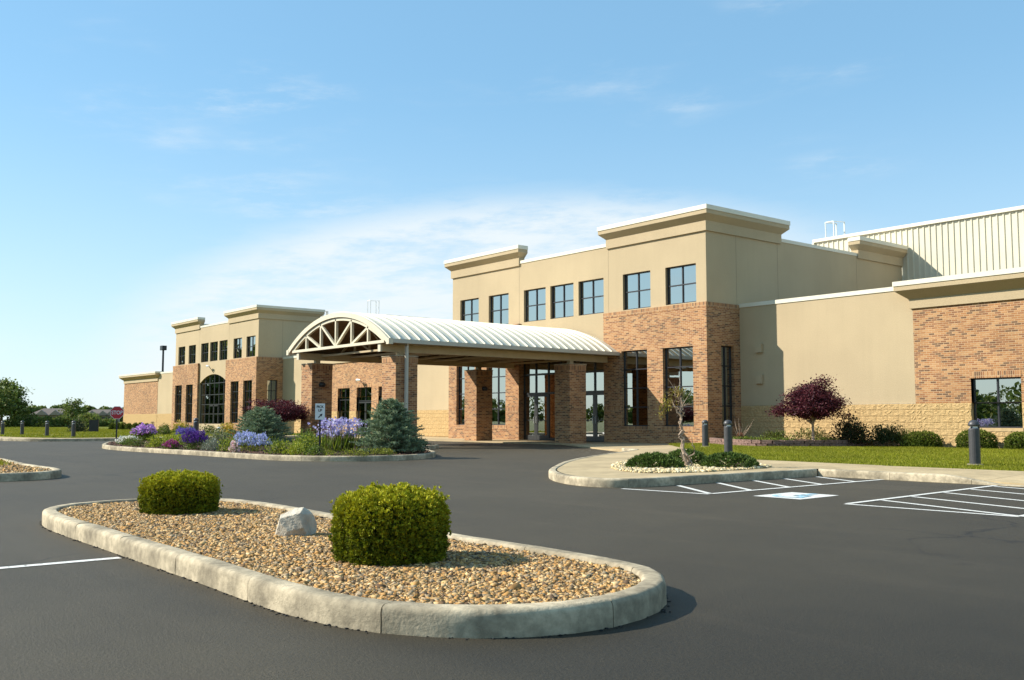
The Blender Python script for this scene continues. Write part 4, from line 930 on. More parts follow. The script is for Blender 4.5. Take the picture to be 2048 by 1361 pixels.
for px_, wd_, hh, lb in ((-18.75, .66, .56, 'clipped round shrub left of the window, below the split-face wall'), (-16.75, .66, .63, 'clipped round shrub directly below the right wing window'), (-15.1, .62, .58, 'clipped round shrub cut by the right edge of the photograph')):
    yew('clipped_shrub', (px_, 34.62, .09), wd_, .55, hh, 1500, lb, G_BOX, .06, .022, 'clipped shrubs along the right wing', 4.5, 6, (.2, .22, .03))
for k in range(7):
    yew('clipped_shrub', (-99.8 + k * .95 + (k > 3) * .3, 30.2 + k * .22, .1), .36 + .05 * (k % 2), .36, .62 + .04 * (k % 3), 260, f'{("first", "second", "third", "fourth", "fifth", "sixth", "seventh")[k]} dark round shrub from the left in the row near the far wing', G_BOX, .10, .05, 'row of round shrubs by the far wing', 2.4, 5, (.2, .22, .03))

def bush(name, loc, rx, ry, rz, n, label, cols, ln=.07, wd=.035, fl=None, nfl=0, fsz=.04, group=None, p=2.2, cat='plant', spiky=0, flz=.55, mat='leaf', droop=0.3):
    root = empty(name, loc); nl_ = 7; lob = []
    for k in range(nl_):
        a_ = k * 2.4 + rng.uniform(0, 1); q_ = math.sqrt((k + .3) / nl_) * .62; lob.append((rx * q_ * math.cos(a_), ry * q_ * math.sin(a_), rng.uniform(.42, .58), rng.uniform(.72, 1.04)))
    def lobes(m2, shell):
        cs, ds = [], []
        for (ox, oy, sr, sz) in lob:
            c_, d_ = ell(m2 // nl_ + 1, rx * sr, ry * sr, rz * sz, shell, True, p); cs.append(c_ + np.array([ox, oy, 0])); ds.append(d_)
        return np.vstack(cs), np.vstack(ds)
    c0, d0 = lobes(n, .45); n = len(c0)
    c0 += unit(rng.normal(size=c0.shape)) * rng.uniform(0, .14, (n, 1)) * min(rx, rz); c0[:, 2] = np.abs(c0[:, 2])
    obj('foliage', leaves('foliage', c0, d0 + rng.normal(0, .6, d0.shape) + np.array([0, 0, droop]), ln, wd, palette(cols, n), mat, .25, .15), root)
    if nfl:
        if spiky:
            c1, d1 = lobes(nfl, .9); keep = c1[:, 2] > rz * .38; c1, d1 = c1[keep], d1[keep]; m_ = len(c1)
            up_ = unit(d1 * .45 + np.array([0, 0, 1]) + rng.normal(0, .12, d1.shape)); per = 9
            tq = np.tile(np.linspace(0, 1, per), m_); B = np.repeat(c1, per, 0); U = np.repeat(up_, per, 0)
            cc = B + U * (tq * spiky)[:, None] * np.repeat(rng.uniform(.5, 1.25, m_), per)[:, None] + rng.normal(0, fsz * .35, B.shape)
            obj('flowers', leaves('flowers', cc, U + rng.normal(0, .6, U.shape), fsz, fsz * .7, palette(fl, len(cc)), 'petal', .25), root)['kind'] = 'stuff'
        else:
            c1, d1 = lobes(nfl, .92); c1[:, 2] *= 1 + rng.normal(.03, .07, len(c1)); keep = (c1[:, 2] > rz * flz) & (rng.random(len(c1)) < .75); c1, d1 = c1[keep], d1[keep]
            per = 4; B = np.repeat(c1, per, 0) + rng.normal(0, fsz * .35, (len(c1) * per, 3)); D = unit(rng.normal(size=B.shape) + np.repeat(d1, per, 0) * .4)
            obj('flowers', leaves('flowers', B, D, fsz, fsz * .9, np.repeat(palette(fl, len(c1)), per, 0), 'petal', .15), root)['kind'] = 'stuff'
    mb = MB(); mb.tube([(0, 0, -.05), (rx * .05, 0, rz * .5)], [.025, .01], 5); mb.build('stem', 'bark', root)
    return tag(root, label, cat, group)
LIME = [(0.30, 0.33, 0.025), (0.38, 0.39, 0.035), (0.22, 0.27, 0.025)]
GRN = [(0.12, 0.17, 0.022), (0.17, 0.22, 0.03), (0.08, 0.12, 0.018)]
OLV = [(0.11, 0.11, 0.025), (0.08, 0.09, 0.02), (0.15, 0.14, 0.035)]
bush('flowering_plant', (-41.2, 13.05, .14), .95, .5, .30, 500, 'low mound of white flowers at the foot of the stop sign', GRN, .09, .04, [(.78, .75, .66), (.7, .68, .58)], 900, .06, flz=.3)
bush('flowering_plant', (-46.6, 15.5, .15), .95, .6, .74, 1000, 'tall lilac pink phlox at the left end of the flower bed', GRN, .12, .05, [(.52, .26, .62), (.6, .36, .68), (.42, .2, .55)], 900, .085, flz=.48)
bush('green_plant', (-37.6, 12.2, .14), .75, .4, .34, 700, 'low dark green edging plant nearest the left tip of the kerb', GRN + OLV, .07, .03)
bush('green_plant', (-39.3, 12.5, .14), .6, .4, .28, 500, 'low green plant just right of the white flowers', GRN, .07, .03)
bush('green_plant', (-35.5, 12.25, .14), .38, .38, .46, 700, 'small rounded lime green plant behind the kerb', LIME, .07, .035)
bush('flowering_plant', (-43.6, 16.4, .15), .9, .5, .52, 700, 'blue violet flower band right of the lilac phlox', GRN, .1, .04, [(.12, .09, .36), (.18, .13, .45)], 500, .06, spiky=.14)
bush('green_plant', (-38.0, 13.7, .15), .75, .55, .42, 900, 'broad lime green mound behind the magenta flowers', LIME, .08, .04)
bush('green_plant', (-40.2, 14.9, .15), .7, .5, .45, 800, 'light green mound in the middle of the flower bed left half', LIME + GRN, .09, .04)
bush('flowering_plant', (-33.2, 12.0, .14), .55, .4, .30, 700, 'low magenta flowers close behind the kerb', GRN, .06, .03, [(.36, .05, .19), (.45, .09, .27), (.28, .04, .16)], 700, .04, flz=.3)
bush('flowering_plant', (-32.5, 12.5, .14), .52, .5, .56, 1000, 'deep purple salvia mound with upright flower spikes', GRN, .06, .03, [(.10, .035, .24), (.15, .05, .33), (.07, .02, .17)], 700, .04, spiky=.16)
bush('green_plant', (-30.9, 12.45, .14), .34, .32, .40, 700, 'silvery grey green rounded plant right of the purple salvia', [(.24, .26, .19), (.18, .21, .14), (.3, .31, .24)], .06, .03)
bush('flowering_plant', (-28.7, 12.3, .14), .20, .18, .34, 160, 'small pale pink flower cluster at the kerb', GRN, .05, .025, [(.75, .5, .5), (.8, .62, .6)], 120, .045, flz=.1)
bush('green_plant', (-34.6, 14.2, .15), .6, .5, .72, 1000, 'variegated grey green plant behind the purple salvia', [(.2, .22, .1), (.1, .13, .03), (.3, .3, .17)], .09, .04)
bush('flowering_plant', (-33.0, 14.2, .15), .5, .4, .62, 700, 'loose plant with rusty red leaves beside the light blue flowers', GRN + [(.3, .1, .04), (.25, .08, .03)], .08, .035)
bush('green_plant', (-29.6, 12.5, .14), .42, .36, .48, 700, 'bright green plant left of the light blue flowers', GRN + LIME, .08, .03)
bush('flowering_plant', (-29.45, 13.2, .14), 1.0, .6, .58, 1500, 'wide mound of light blue flowers in the centre of the bed', GRN + LIME, .06, .025, [(.42, .46, .72), (.5, .54, .78), (.33, .37, .62)], 2100, .04, flz=.35)
bush('green_plant', (-26.6, 12.75, .14), .42, .42, .50, 1000, 'lime green bush right of the light blue flowers', LIME + GRN, .06, .028)
bush('green_plant', (-25.75, 12.85, .14), .42, .36, .42, 800, 'small lime green bush behind the kerb near the sign post', LIME, .06, .028)
bush('green_plant', (-26.6, 13.7, .15), .55, .5, .62, 1200, 'yellow green bush in front of the left canopy pillar', LIME + GRN, .07, .03)
bush('green_plant', (-27.7, 14.1, .15), .5, .45, .55, 1000, 'green bush below the small maple in the bed', GRN + LIME, .07, .03)
bush('green_plant', (-29.7, 15.2, .15), .5, .45, .72, 1000, 'rounded mid green bush behind the light blue flowers', GRN, .08, .035)
bush('green_plant', (-24.95, 13.05, .14), .36, .3, .30, 600, 'low green plant around the foot of the pick up sign', GRN, .06, .028)
bush('ground_cover', (-24.0, 13.75, .12), .55, .42, .24, 900, 'low golden green ground cover along the right kerb of the bed', LIME + OLV, .05, .02)
bush('ground_cover', (-23.95, 14.55, .12), .38, .55, .24, 900, 'golden green ground cover at the right nose of the bed', LIME + OLV, .05, .02)
bush('ground_cover', (-24.6, 13.3, .12), .4, .3, .22, 500, 'low golden green ground cover right of the sign post', LIME + OLV, .05, .02)
bush('dark_shrub', (-25.0, 16.55, .14), .35, .35, .45, 600, 'small dark evergreen shrub at the right end of the bed', [(.03, .05, .02), (.045, .065, .025)], .06, .03, mat='needle', cat='shrub')
bush('dark_shrub', (-40.2, 18.7, .15), .5, .45, 1.15, 900, 'narrow dark green shrub left of the canopy pillar', GRN, .1, .05, cat='shrub')
for i, (x_, y_, rx, rz, lb) in enumerate(((-83.5, 30.9, 1.4, .95, 'golden yellow shrub under the left windows of the far block'), (-74.8, 31.4, 1.0, .85, 'golden yellow shrub at the right of the arched window'))):
    bush('golden_shrub', (x_, y_, .1), rx, .7, rz, 600, lb, [(.5, .36, .05), (.6, .45, .09), (.3, .27, .04)], .18, .08, group='golden shrubs by the far block', cat='shrub')
for x_, y_, rx, rz, lb in ((-80.2, 28.4, .75, .75, 'round green shrub left of the golden shrub by the far block'), (-64.0, 22.6, .6, .62, 'dark olive shrub behind the violet flowers'), (-69.0, 26.2, .7, .75, 'clipped dark green shrub left of the bollard by the far block'), (-67.5, 27.0, .95, .72, 'wide olive green shrub under the arched window'), (-71.5, 26.4, .7, .6, 'small olive shrub below the golden shrub of the far block')):
    bush('round_shrub', (x_, y_, .1), rx, .6, rz, 500, lb, GRN + OLV, .13, .06, group='round shrubs before the far block', cat='shrub')

def iris(loc, label):
    root = empty('iris_clump', loc); n = 420; p = np.c_[rng.normal(0, .30, n), rng.normal(0, .36, n), np.zeros(n)]; h = rng.uniform(.35, .75, n)
    D = unit(np.c_[rng.normal(0, .22, (n, 2)), np.ones(n)]); obj('blades', leaves('blades', p + D * h[:, None] / 2, D, h, .035, palette(GRN + LIME, n), 'leaf', .2), root)['kind'] = 'stuff'
    k = 230; q = np.c_[rng.normal(0, .31, k), rng.normal(0, .36, k), rng.uniform(.5, 1.02, k)]; per = 6
    B = np.repeat(q, per, 0) + rng.normal(0, .028, (k * per, 3)); obj('flowers', leaves('flowers', B, rng.normal(size=B.shape), .075, .06, np.repeat(palette([(.50, .45, .72), (.58, .54, .78), (.40, .34, .62), (.7, .66, .8)], k), per, 0), 'petal', .15), root)
    mb = MB()
    for i in range(0, k, 4): mb.tube([(q[i, 0] * .8, q[i, 1] * .8, 0), (q[i, 0], q[i, 1], q[i, 2])], .006, 3, False)
    mb.build('stems', 'bark', root)['kind'] = 'stuff'
    return tag(root, label, 'plant')
iris((-26.6, 14.75, .15), 'pale lavender irises in bloom left of the right blue spruce')

def spruce(loc, rad, hgt, nb, label, cols):
    root = empty('blue_spruce', loc); Cn = []; Dn = []; mb = MB(); mb.tube([(0, 0, -.05), (0.03, 0, hgt * .5), (0, 0, hgt * .93)], [.07, .05, .015], 7)
    for i in range(nb):
        z = hgt * (1 - (1 - (i + .5) / nb) ** .8 * 1.0) * .93 + .03 * rng.normal(); f = max(0, min(1, z / hgt)); L = rad * (1 - f) ** .62 * rng.uniform(.72, 1.12) * (1.0 if f > .07 else .82); a = i * 2.399 + rng.normal(0, .25)
        base = np.array([0, 0, max(.02, z - .05 * L)]); d = np.array([math.cos(a), math.sin(a), .18 + .5 * f]); tip = base + d / np.linalg.norm(d) * L
        tip[2] -= .08 * L
        mb.tube([tuple(base), tuple((base + tip) / 2 + np.array([0, 0, .03])), tuple(tip)], [.014, .009, .003], 3, False)
        m_ = max(10, int(30 * L / rad)); tq = rng.uniform(.30, 1, m_); sd = np.array([-d[1], d[0], 0.0])
        for t_ in tq:
            c = base + (tip - base) * t_ + np.array([0, 0, .03 * math.sin(t_ * 3)]); w_ = (1.05 - t_) * .55 * L; s_ = rng.uniform(-1, 1)
            tw = sd * s_ + (tip - base) / L * .9; tw /= np.linalg.norm(tw); e_ = c + sd * s_ * w_ * .5; k = 7
            for j in range(k):
                Cn.append(e_ + tw * rng.uniform(-.06, .08) * 1.0); v = tw * .8 + rng.normal(0, .55, 3); v[2] += .35; Dn.append(v)
    Cn = np.array(Cn); Dn = unit(np.array(Dn)); n = len(Cn)
    obj('foliage', leaves('foliage', Cn + Dn * .03, Dn, .085, .017, palette(cols, n), 'needle', .25), root); mb.build('branches', 'bark', root)
    return tag(root, label, 'spruce')
BLU = [(0.19, 0.26, 0.145), (0.25, 0.32, 0.20), (0.14, 0.20, 0.105), (0.30, 0.35, 0.17)]
spruce((-25.05, 15.6, .12), 1.22, 1.60, 340, 'broad blue spruce at the right end of the flower bed before the pillar', BLU)
spruce((-34.75, 15.95, .14), 1.35, 1.42, 320, 'spreading blue spruce in the middle of the bed left of the pillar', BLU)

def treelike(name, loc, hgt, cr, ch, cz, nl, label, cols, bark='bark', trunk=.05, ln=.07, wd=.04, nlimb=9, seed=1, layered=False, lean=(0, 0), cat='tree', group=None):
    r_ = np.random.default_rng(seed); root = empty(name, loc); mb = MB(); tips = []
    fork = cz * .55
    mb.tube([(0, 0, -.1), (lean[0] * .4, lean[1] * .4, fork * .5), (lean[0], lean[1], fork)], [trunk * 1.25, trunk, trunk * .85], 8)
    for i in range(nlimb):
        a = i * 2.399 + r_.normal(0, .3); u = (i + .5) / nlimb; zt = cz + ch * (.95 - 1.65 * u * (1 if not layered else .9)); rr = cr * math.sqrt(max(.05, 1 - ((zt - cz) / ch) ** 2)) * r_.uniform(.65, 1.0)
        tip = np.array([lean[0] + rr * math.cos(a), lean[1] + rr * math.sin(a), zt]); b0 = np.array([lean[0], lean[1], fork * r_.uniform(.8, 1.0)]); mid = b0 * .5 + tip * .5 + np.array([0, 0, .12 * ch])
        mb.tube([tuple(b0), tuple(mid), tuple(tip)], [trunk * .5, trunk * .3, trunk * .1], 5, False)
        for k in range(4):
            s_ = mid + (tip - mid) * r_.uniform(.2, 1) ; e_ = s_ + np.array([*(r_.normal(0, .38, 2) * cr), r_.normal(.05, .16) * ch]); mb.tube([tuple(s_), tuple(e_)], [trunk * .14, trunk * .05], 4, False); tips.append(e_)
        tips.append(tip); tips.append(mid * .4 + tip * .6)
    mb.build('trunk', bark, root)
    tips = np.array(tips); k = r_.integers(0, len(tips), nl); sg = np.array([cr * .2, cr * .2, ch * (.11 if layered else .15)])
    c = tips[k] + r_.normal(size=(nl, 3)) * sg; d = unit(r_.normal(size=(nl, 3)) * np.array([1, 1, .6]) + np.array([0, 0, -.3 if layered else .1]))
    obj('crown', leaves('crown', c, d, ln, wd, palette(cols, nl), 'leaf', .3, .15), root)
    return tag(root, label, cat, group)
RED = [(0.075, 0.014, 0.022), (0.105, 0.02, 0.028), (0.05, 0.010, 0.018), (0.14, 0.03, 0.035)]
treelike('japanese_maple', (-21.9, 32.4, .28), 2.5, .96, .84, 1.42, 17000, 'small dark red maple on the raised bed before the low wing', RED, 'pale_bark', .05, .09, .045, 15, 3, True)
treelike('japanese_maple', (-41.4, 19.9, .15), 1.9, 1.15, .55, 1.30, 9000, 'dark red weeping maple behind the blue spruce in the flower bed', RED, 'bark', .05, .09, .045, 13, 5, True)

# young half-bare tree in the pale gravel
root = empty('young_tree', (-13.95, 16.0, .15)); mb = MB()
def wig(a, b_, r0, r1, k=5, j=.035):
    a, b_ = np.array(a), np.array(b_); pts = [a + (b_ - a) * i / k + (rng.normal(0, j, 3) if 0 < i < k else 0) for i in range(k + 1)]
    mb.tube([tuple(p) for p in pts], list(np.linspace(r0, r1, k + 1)), 6, False); return pts
rv = np.array([.6286, .7777, 0]); P0 = lambda s_, z, d=0: tuple(rv * s_ + np.array([-.7777, .6286, 0]) * d + np.array([0, 0, z]))
wig(P0(.02, -.05), P0(-.05, .55), 0.031, 0.025); wig(P0(-.05, .55), P0(-.12, .95, .05), 0.025, 0.021); wig(P0(-.12, .95, .05), P0(-.04, 1.22), 0.021, 0.016); wig(P0(-.04, 1.22), P0(-.14, 1.58), 0.016, 0.008)
wig(P0(.06, -.05), P0(-.02, .6), .03, .024); wig(P0(-.02, .6), P0(-.1, 1.1), .024, .02); wig(P0(-.1, 1.1), P0(-.3, 1.45, .1), .02, .008); wig(P0(.1, -.05), P0(.2, .42, .05), .022, .014, 4); wig(P0(.2, .42, .05), P0(.14, .62), .014, .006, 3); wig(P0(-.05, -.05), P0(-.12, .3, -.1), .018, .01, 3)
tw = []
for k in range(26):
    s_ = P0(rng.uniform(-.2, 0), rng.uniform(1.05, 1.6), rng.normal(0, .04)); e_ = np.array(s_) + rng.normal(0, .16, 3) + np.array([0, 0, .06]); mb.tube([s_, tuple(e_)], [.007, .003], 4, False); tw.append(e_)
wig(P0(-.02, 1.3), P0(.28, 1.42), .01, .003, 3); wig(P0(-.2, 1.5), P0(-.35, 1.86), .01, .003, 3); wig(P0(-.1, 1.5), P0(-.1, 1.9), .008, .003, 3)
mb.build('trunk', 'pale_bark', root)
cl_ = np.vstack([np.array(P0(-.12, 1.58)) + rng.normal(0, 1, (110, 3)) * [.08, .08, .05], np.array(P0(-.38, 1.36)) + rng.normal(0, 1, (140, 3)) * [.07, .08, .09], np.array(P0(-.5, 1.16)) + rng.normal(0, 1, (50, 3)) * [.04, .05, .08]])
dd = rng.normal(0, .5, cl_.shape) + np.array([0, 0, -.8]); obj('crown', leaves('crown', cl_, dd, .06, .028, palette([(.26, .2, .02), (.3, .25, .04), (.2, .18, .03), (.36, .24, .09)], len(cl_)), 'leaf', .25), root)
tag(root, 'thin crooked half-bare young tree in the pale gravel bed', 'tree')

def juniper(loc, rx, ry, rz, n, label):
    root = empty('juniper', loc); c0, d0 = ell(n, rx, ry, rz, .7, True, 1.9); d = unit(d0 * np.array([1, 1, .5]) + rng.normal(0, .3, d0.shape) + np.array([0, 0, .25])); per = 6
    B = np.repeat(c0, per, 0); D = unit(np.repeat(d, per, 0) + rng.normal(0, .45, B.shape)); obj('foliage', leaves('foliage', B + D * .03, D, .085, .02, palette([(.07, .115, .02), (.10, .155, .026), (.14, .20, .035), (.05, .08, .015)], len(B)), 'needle', .3), root)
    mb = MB()
    for k in range(12): a = k * .53; mb.tube([(0, 0, 0), (rx * .75 * math.cos(a), ry * .75 * math.sin(a), rz * .35)], [.02, .006], 4, False)
    mb.build('branches', 'bark', root); return tag(root, label, 'shrub', 'junipers in the pale gravel bed')
juniper((-14.0, 15.1, .16), .62, .55, .27, 900, 'spreading juniper at the left front of the pale gravel bed')
juniper((-14.6, 16.75, .16), .55, .5, .30, 800, 'spreading juniper behind the young tree trunk')
juniper((-13.15, 16.45, .16), .62, .55, .27, 900, 'spreading juniper at the right end of the pale gravel bed')
# raised bed by the tower with its block wall
wp = smooth_path([(-27.3, 33.05), (-26.6, 32.3), (-24.3, 30.9), (-22.9, 30.6), (-21.9, 31.6), (-21.1, 33.2), (-20.9, 34.4)], False, .1); L_ = np.r_[0, np.cumsum(np.linalg.norm(np.diff(wp, axis=0), axis=1))]
rw = tag(empty('retaining_wall', (-23, 30.6, .1), True), 'low two-course wall of rough reddish brown blocks round the raised bed', 'wall'); BM = []
for k in range(4):
    bm = bmesh.new(); bmesh.ops.create_cube(bm, size=1.0); bmesh.ops.subdivide_edges(bm, edges=bm.edges[:], cuts=1, use_grid_fill=True)
    for v in bm.verts: v.co += Vector(rng.normal(0, .035, 3))
    me = bpy.data.meshes.new('wall_block'); bm.to_mesh(me); bm.free(); me.materials.append(MAT['block_stone']); BM.append(me)
for r_ in range(2):
    s_ = .18 if r_ else 0
    while s_ < L_[-1] - .3:
        c = (np.interp(s_ + .19, L_, wp[:, 0]), np.interp(s_ + .19, L_, wp[:, 1])); c2 = (np.interp(s_ + .3, L_, wp[:, 0]), np.interp(s_ + .3, L_, wp[:, 1]))
        obj('wall_block', random.choice(BM), rw, (*c, .17 + r_ * .135), math.atan2(c2[1] - c[1], c2[0] - c[0]), (.37, .24, .128)); s_ += .385
sb = poly_fill('raised_bed', [tuple(p) for p in wp] + [(-20.9, 35.36), (-27.5, 35.36)], .33, 'soil'); tag(sb, kind='structure')
for x_, y_, rx, rz, lb, cs in ((-26.0, 33.2, .8, .14, 'low juniper green cover at the left end of the raised bed', GRN), (-24.3, 31.7, 1.0, .16, 'low green cover spilling over the block wall', GRN), (-22.9, 31.6, .8, .14, 'low green cover at the foot of the red maple', GRN), (-21.9, 33.4, .7, .14, 'low green cover at the right end of the raised bed', GRN)):
    bush('ground_cover', (x_, y_, .32), rx, .5, rz, 500, lb, cs + LIME[2:], .07, .03)
bush('olive_shrub', (-24.0, 32.9, .32), .75, .5, .42, 700, 'olive green shrub left of the red maple trunk', OLV + GRN, .09, .04, cat='shrub')
bush('pale_shrub', (-22.6, 33.4, .32), .9, .5, .55, 500, 'pale yellow green leafy shrub behind the maple trunk', [(.22, .21, .06), (.16, .16, .04), (.28, .25, .1)], .12, .05, cat='shrub')
bush('bronze_shrub', (-21.0, 33.6, .25), .95, .6, .95, 2600, 'dark bronze green shrub right of the maple', [(.05, .05, .02), (.08, .05, .025), (.04, .055, .015)], .1, .05, cat='shrub')
bush('bronze_shrub', (-20.0, 34.3, .15), .75, .5, .80, 2000, 'dark green shrub against the block base of the wing', [(.045, .06, .018), (.06, .075, .02)], .1, .05, cat='shrub')
bush('grassy_plant', (-19.5, 34.5, .12), .75, .4, .66, 1200, 'wispy green perennial at the right end of the planting', GRN + OLV, .2, .02, cat='plant', droop=1.0)
bush('grassy_plant', (-19.9, 33.9, .12), .7, .4, .22, 400, 'low dry brown plant before the wispy perennial', [(.24, .14, .07), (.2, .13, .06)], .1, .02, cat='plant')
root = empty('dry_stems', (-25.9, 33.1, .3)); mb = MB()
for k in range(14): a = rng.normal(0, .25, 2); mb.tube([(0, 0, -.05), (a[0] * .5, a[1] * .5, .35), (a[0], a[1], rng.uniform(.45, .95))], [.011, .008, .003], 4, False)
mb.build('stems', 'pale_bark', root); c0, d0 = ell(260, .22, .22, .3); obj('dry_leaves', leaves('dry_leaves', c0, d0, .07, .03, np.array((.24, .1, .05)), 'leaf', .3), root); tag(root, 'bare dry stems with rusty leaves beside the tower corner', 'plant')

# ------------------------------------------------------------------ stones
def stone(name, loc, s, rz, mat, seed, label, cuts=9, tilt=0.0, planes=None):
    r_ = np.random.default_rng(seed); bm = bmesh.new(); bmesh.ops.create_icosphere(bm, subdivisions=5, radius=1.0)
    pl = [(unit(r_.normal(size=(1, 3)))[0], r_.uniform(.55, .85)) for k in range(cuts)]
    if planes: pl = [(np.array(a_) / np.linalg.norm(a_), d_) for a_, d_ in planes]
    for v in bm.verts:
        p = np.array(v.co)
        for n_, d_ in pl + pl:
            q = p @ n_
            if q > d_: p = p - n_ * (q - d_)
        v.co = Vector(p * (1 + .012 * math.sin(p[0] * 17 + p[2] * 11) + r_.normal(0, .006)) * np.array(s))
    me = bpy.data.meshes.new(name); bm.to_mesh(me); bm.free(); me.materials.append(MAT[mat]); o = obj(name, me, None, loc, rz); o.rotation_euler = (tilt, 0, rz); return tag(o, label, 'rock')
stone('boulder', (-8.12, 4.06, .205), (.215, .18, .18), R(51), 'boulder', 11, 'angular pale grey rock between the two clipped yews', planes=[((-.30, -.25, 1), .62), ((0, -1, .30), .60), ((.15, -1, -.25), .70), ((-1, -.2, .22), .66), ((1, -.30, .25), .62), ((.1, 1, .2), .7), ((.75, -.2, .8), .74), ((-.5, -1, -.1), .72), ((.6, -.8, .45), .72), ((-.7, .3, .8), .78)])
stone('boulder', (-15.6, 16.5, .2), (.26, .22, .15), .6, 'brown_boulder', 5, 'brown rock at the left edge of the pale gravel bed')

# ------------------------------------------------------------------ bollards, signs, lamps
def bollard(loc, label, group, s_=1.0):
    root = empty('bollard', loc); mb = MB(); mb.lathe([(.118, 0), (.118, .80), (.108, .82)], 20); mb.build('post', 'bollard_paint', root)
    MB().lathe([(.085, .82), (.085, .89)], 14).build('light_lens', 'lens', root)
    mb = MB(); mb.lathe([(.09, .868), (.122, .872), (.124, .90), (.115, .935), (.09, .972), (.05, .995), (.005, 1.002)], 20)
    for k in range(3): a = k * 2.09 + .4; mb.bar((.1 * math.cos(a), .1 * math.sin(a), .81), (.1 * math.cos(a), .1 * math.sin(a), .88), .03, .03)
    mb.build('dome', 'bollard_paint', root, True)
    MB().lathe([(.17, -.06), (.17, .025), (.15, .03)], 20).build('footing', 'kerb_concrete', root); root.scale = (s_, s_, s_)
    return tag(root, label, 'bollard', group)
for loc, lb in (((-10.62, 21.86, .13), 'dark dome-topped bollard light in the lawn before the right wing window'), ((-17.85, 22.3, .13), 'dark dome-topped bollard light nearest the pale gravel bed'), ((-23.96, 28.6, .13), 'dark dome-topped bollard light closest to the brick tower corner')): bollard(loc, lb, 'bollard lights on the right lawn')
for loc, lb in (((-71.3, 14.6, .13), 'bollard cut by the left edge of the photograph'), ((-69.5, 15.38, .13), 'second bollard from the left edge on the far lawn'), ((-63.4, 15.4, .13), 'third bollard from the left edge on the far lawn'), ((-58.9, 15.7, .13), 'bollard on the far lawn just left of the stop sign')): bollard(loc, lb, 'bollards on the far left lawn', .93)
bollard((-51.5, 19.9, .1), 'dark bollard rising above the purple salvia in front of the far block', 'bollards on the far left lawn', 1.12)
def text_mesh(body, size, mat, sx=1.0, bold=.0):
    cu = bpy.data.curves.new('text', 'FONT'); cu.body = body; cu.size = size; cu.align_x = 'CENTER'; cu.align_y = 'CENTER'; cu.extrude = .002; cu.offset = bold
    o = bpy.data.objects.new('text', cu); COL.objects.link(o); bpy.context.view_layer.update()
    me = bpy.data.meshes.new_from_object(o.evaluated_get(bpy.context.evaluated_depsgraph_get())); bpy.data.objects.remove(o); me.transform(Matrix.Diagonal((sx, 1, 1, 1))); me.materials.clear(); me.materials.append(MAT[mat]); return me
def facing(rz): return Matrix.Rotation(rz, 4, 'Z')
# stop sign
root = empty('stop_sign', (-44.55, 13.66, .08)); root.rotation_euler = (0, 0, R(68)); mb = MB(); mb.box(-.03, .03, -.02, .02, -.05, 1.62); mb.build('post', 'black_metal', root)
def octo(r, y0, y1, name, mat, par):
    mb = MB(); a = [(r * math.cos(R(22.5 + 45 * k)), r * math.sin(R(22.5 + 45 * k))) for k in range(8)]
    mb.quad(*[(x_, y0, z + 1.36) for x_, z in a]); mb.quad(*[(x_, y1, z + 1.36) for x_, z in a[::-1]])
    for k in range(8): mb.quad((a[k][0], y0, a[k][1] + 1.36), (a[k][0], y1, a[k][1] + 1.36), (a[(k + 1) % 8][0], y1, a[(k + 1) % 8][1] + 1.36), (a[(k + 1) % 8][0], y0, a[(k + 1) % 8][1] + 1.36))
    return mb.build(name, mat, par)
pl = octo(.30, -.028, -.021, 'sign_border', 'white_paint', root); octo(.28, -.034, -.0285, 'sign_face', 'sign_red', root)
tm = text_mesh('STOP', .235, 'white_paint', .82, .004); o = obj('sign_text', tm, root, (0, -.037, 1.355)); o.rotation_euler = (R(90), 0, 0)
tag(root, 'red octagonal STOP sign at the left tip of the flower bed', 'stop sign')
# pick up sign
root = empty('pick_up_sign', (-24.85, 13.15, .12)); root.rotation_euler = (0, 0, R(62)); mb = MB(); mb.box(-.022, .022, -.02, .02, -.05, 1.2); mb.build('post', 'black_metal', root)
mb = MB(); mb.box(-.135, .135, -.045, -.021, 1.02, 1.47); mb.build('sign_panel', 'white_paint', root)
for b_, z in (('PICK', 1.375), ('UP', 1.275)):
    o = obj('sign_text', text_mesh(b_, .095, 'sign_black', .95, .003), root, (0, -.047, z)); o.rotation_euler = (R(90), 0, 0)
mb = MB(); mb.quad((-.055, -.0475, 1.085), (-.035, -.0475, 1.065), (.03, -.0475, 1.13), (.01, -.0475, 1.15)); mb.quad((.07, -.0475, 1.19), (-.015, -.0475, 1.165), (.045, -.0475, 1.105)); mb.build('arrow', 'sign_black', root)
tag(root, 'white PICK UP sign with an arrow on a black post in the flower bed', 'sign')
# far lamp post behind the far wing
root = empty('lamp_post', (-131, 45.9, 0)); MB().tube([(0, 0, 0), (0, 0, 10.3)], [.16, .13], 10).build('pole', 'black_metal', root); mb = MB(); mb.box(-.45, .45, -.3, .3, 10.35, 10.95); mb.box(-.08, .08, -.08, .08, 10.2, 10.5); mb.build('lamp_head', 'black_metal', root); tag(root, 'tall dark parking lot lamp post rising behind the far left wing', 'lamp post')
# globe lamps low in the beds
for loc, s_, lb in (((-93.5, 26.9, .1), 1.0, 'small white globe garden lamp on the far lawn'), ((-62.0, 25.5, .1), .8, 'small white globe lamp among the shrubs before the arched window')):
    root = empty('garden_lamp', loc); MB().tube([(0, 0, 0), (0, 0, .45 * s_)], .04, 6).build('post', 'black_metal', root); MB().lathe([(.03, .4), (.12, .45), (.16, .55), (.12, .66), (.01, .7)], 12).build('globe', 'lens', root, True); root.scale = (s_, s_, s_); tag(root, lb, 'lamp')
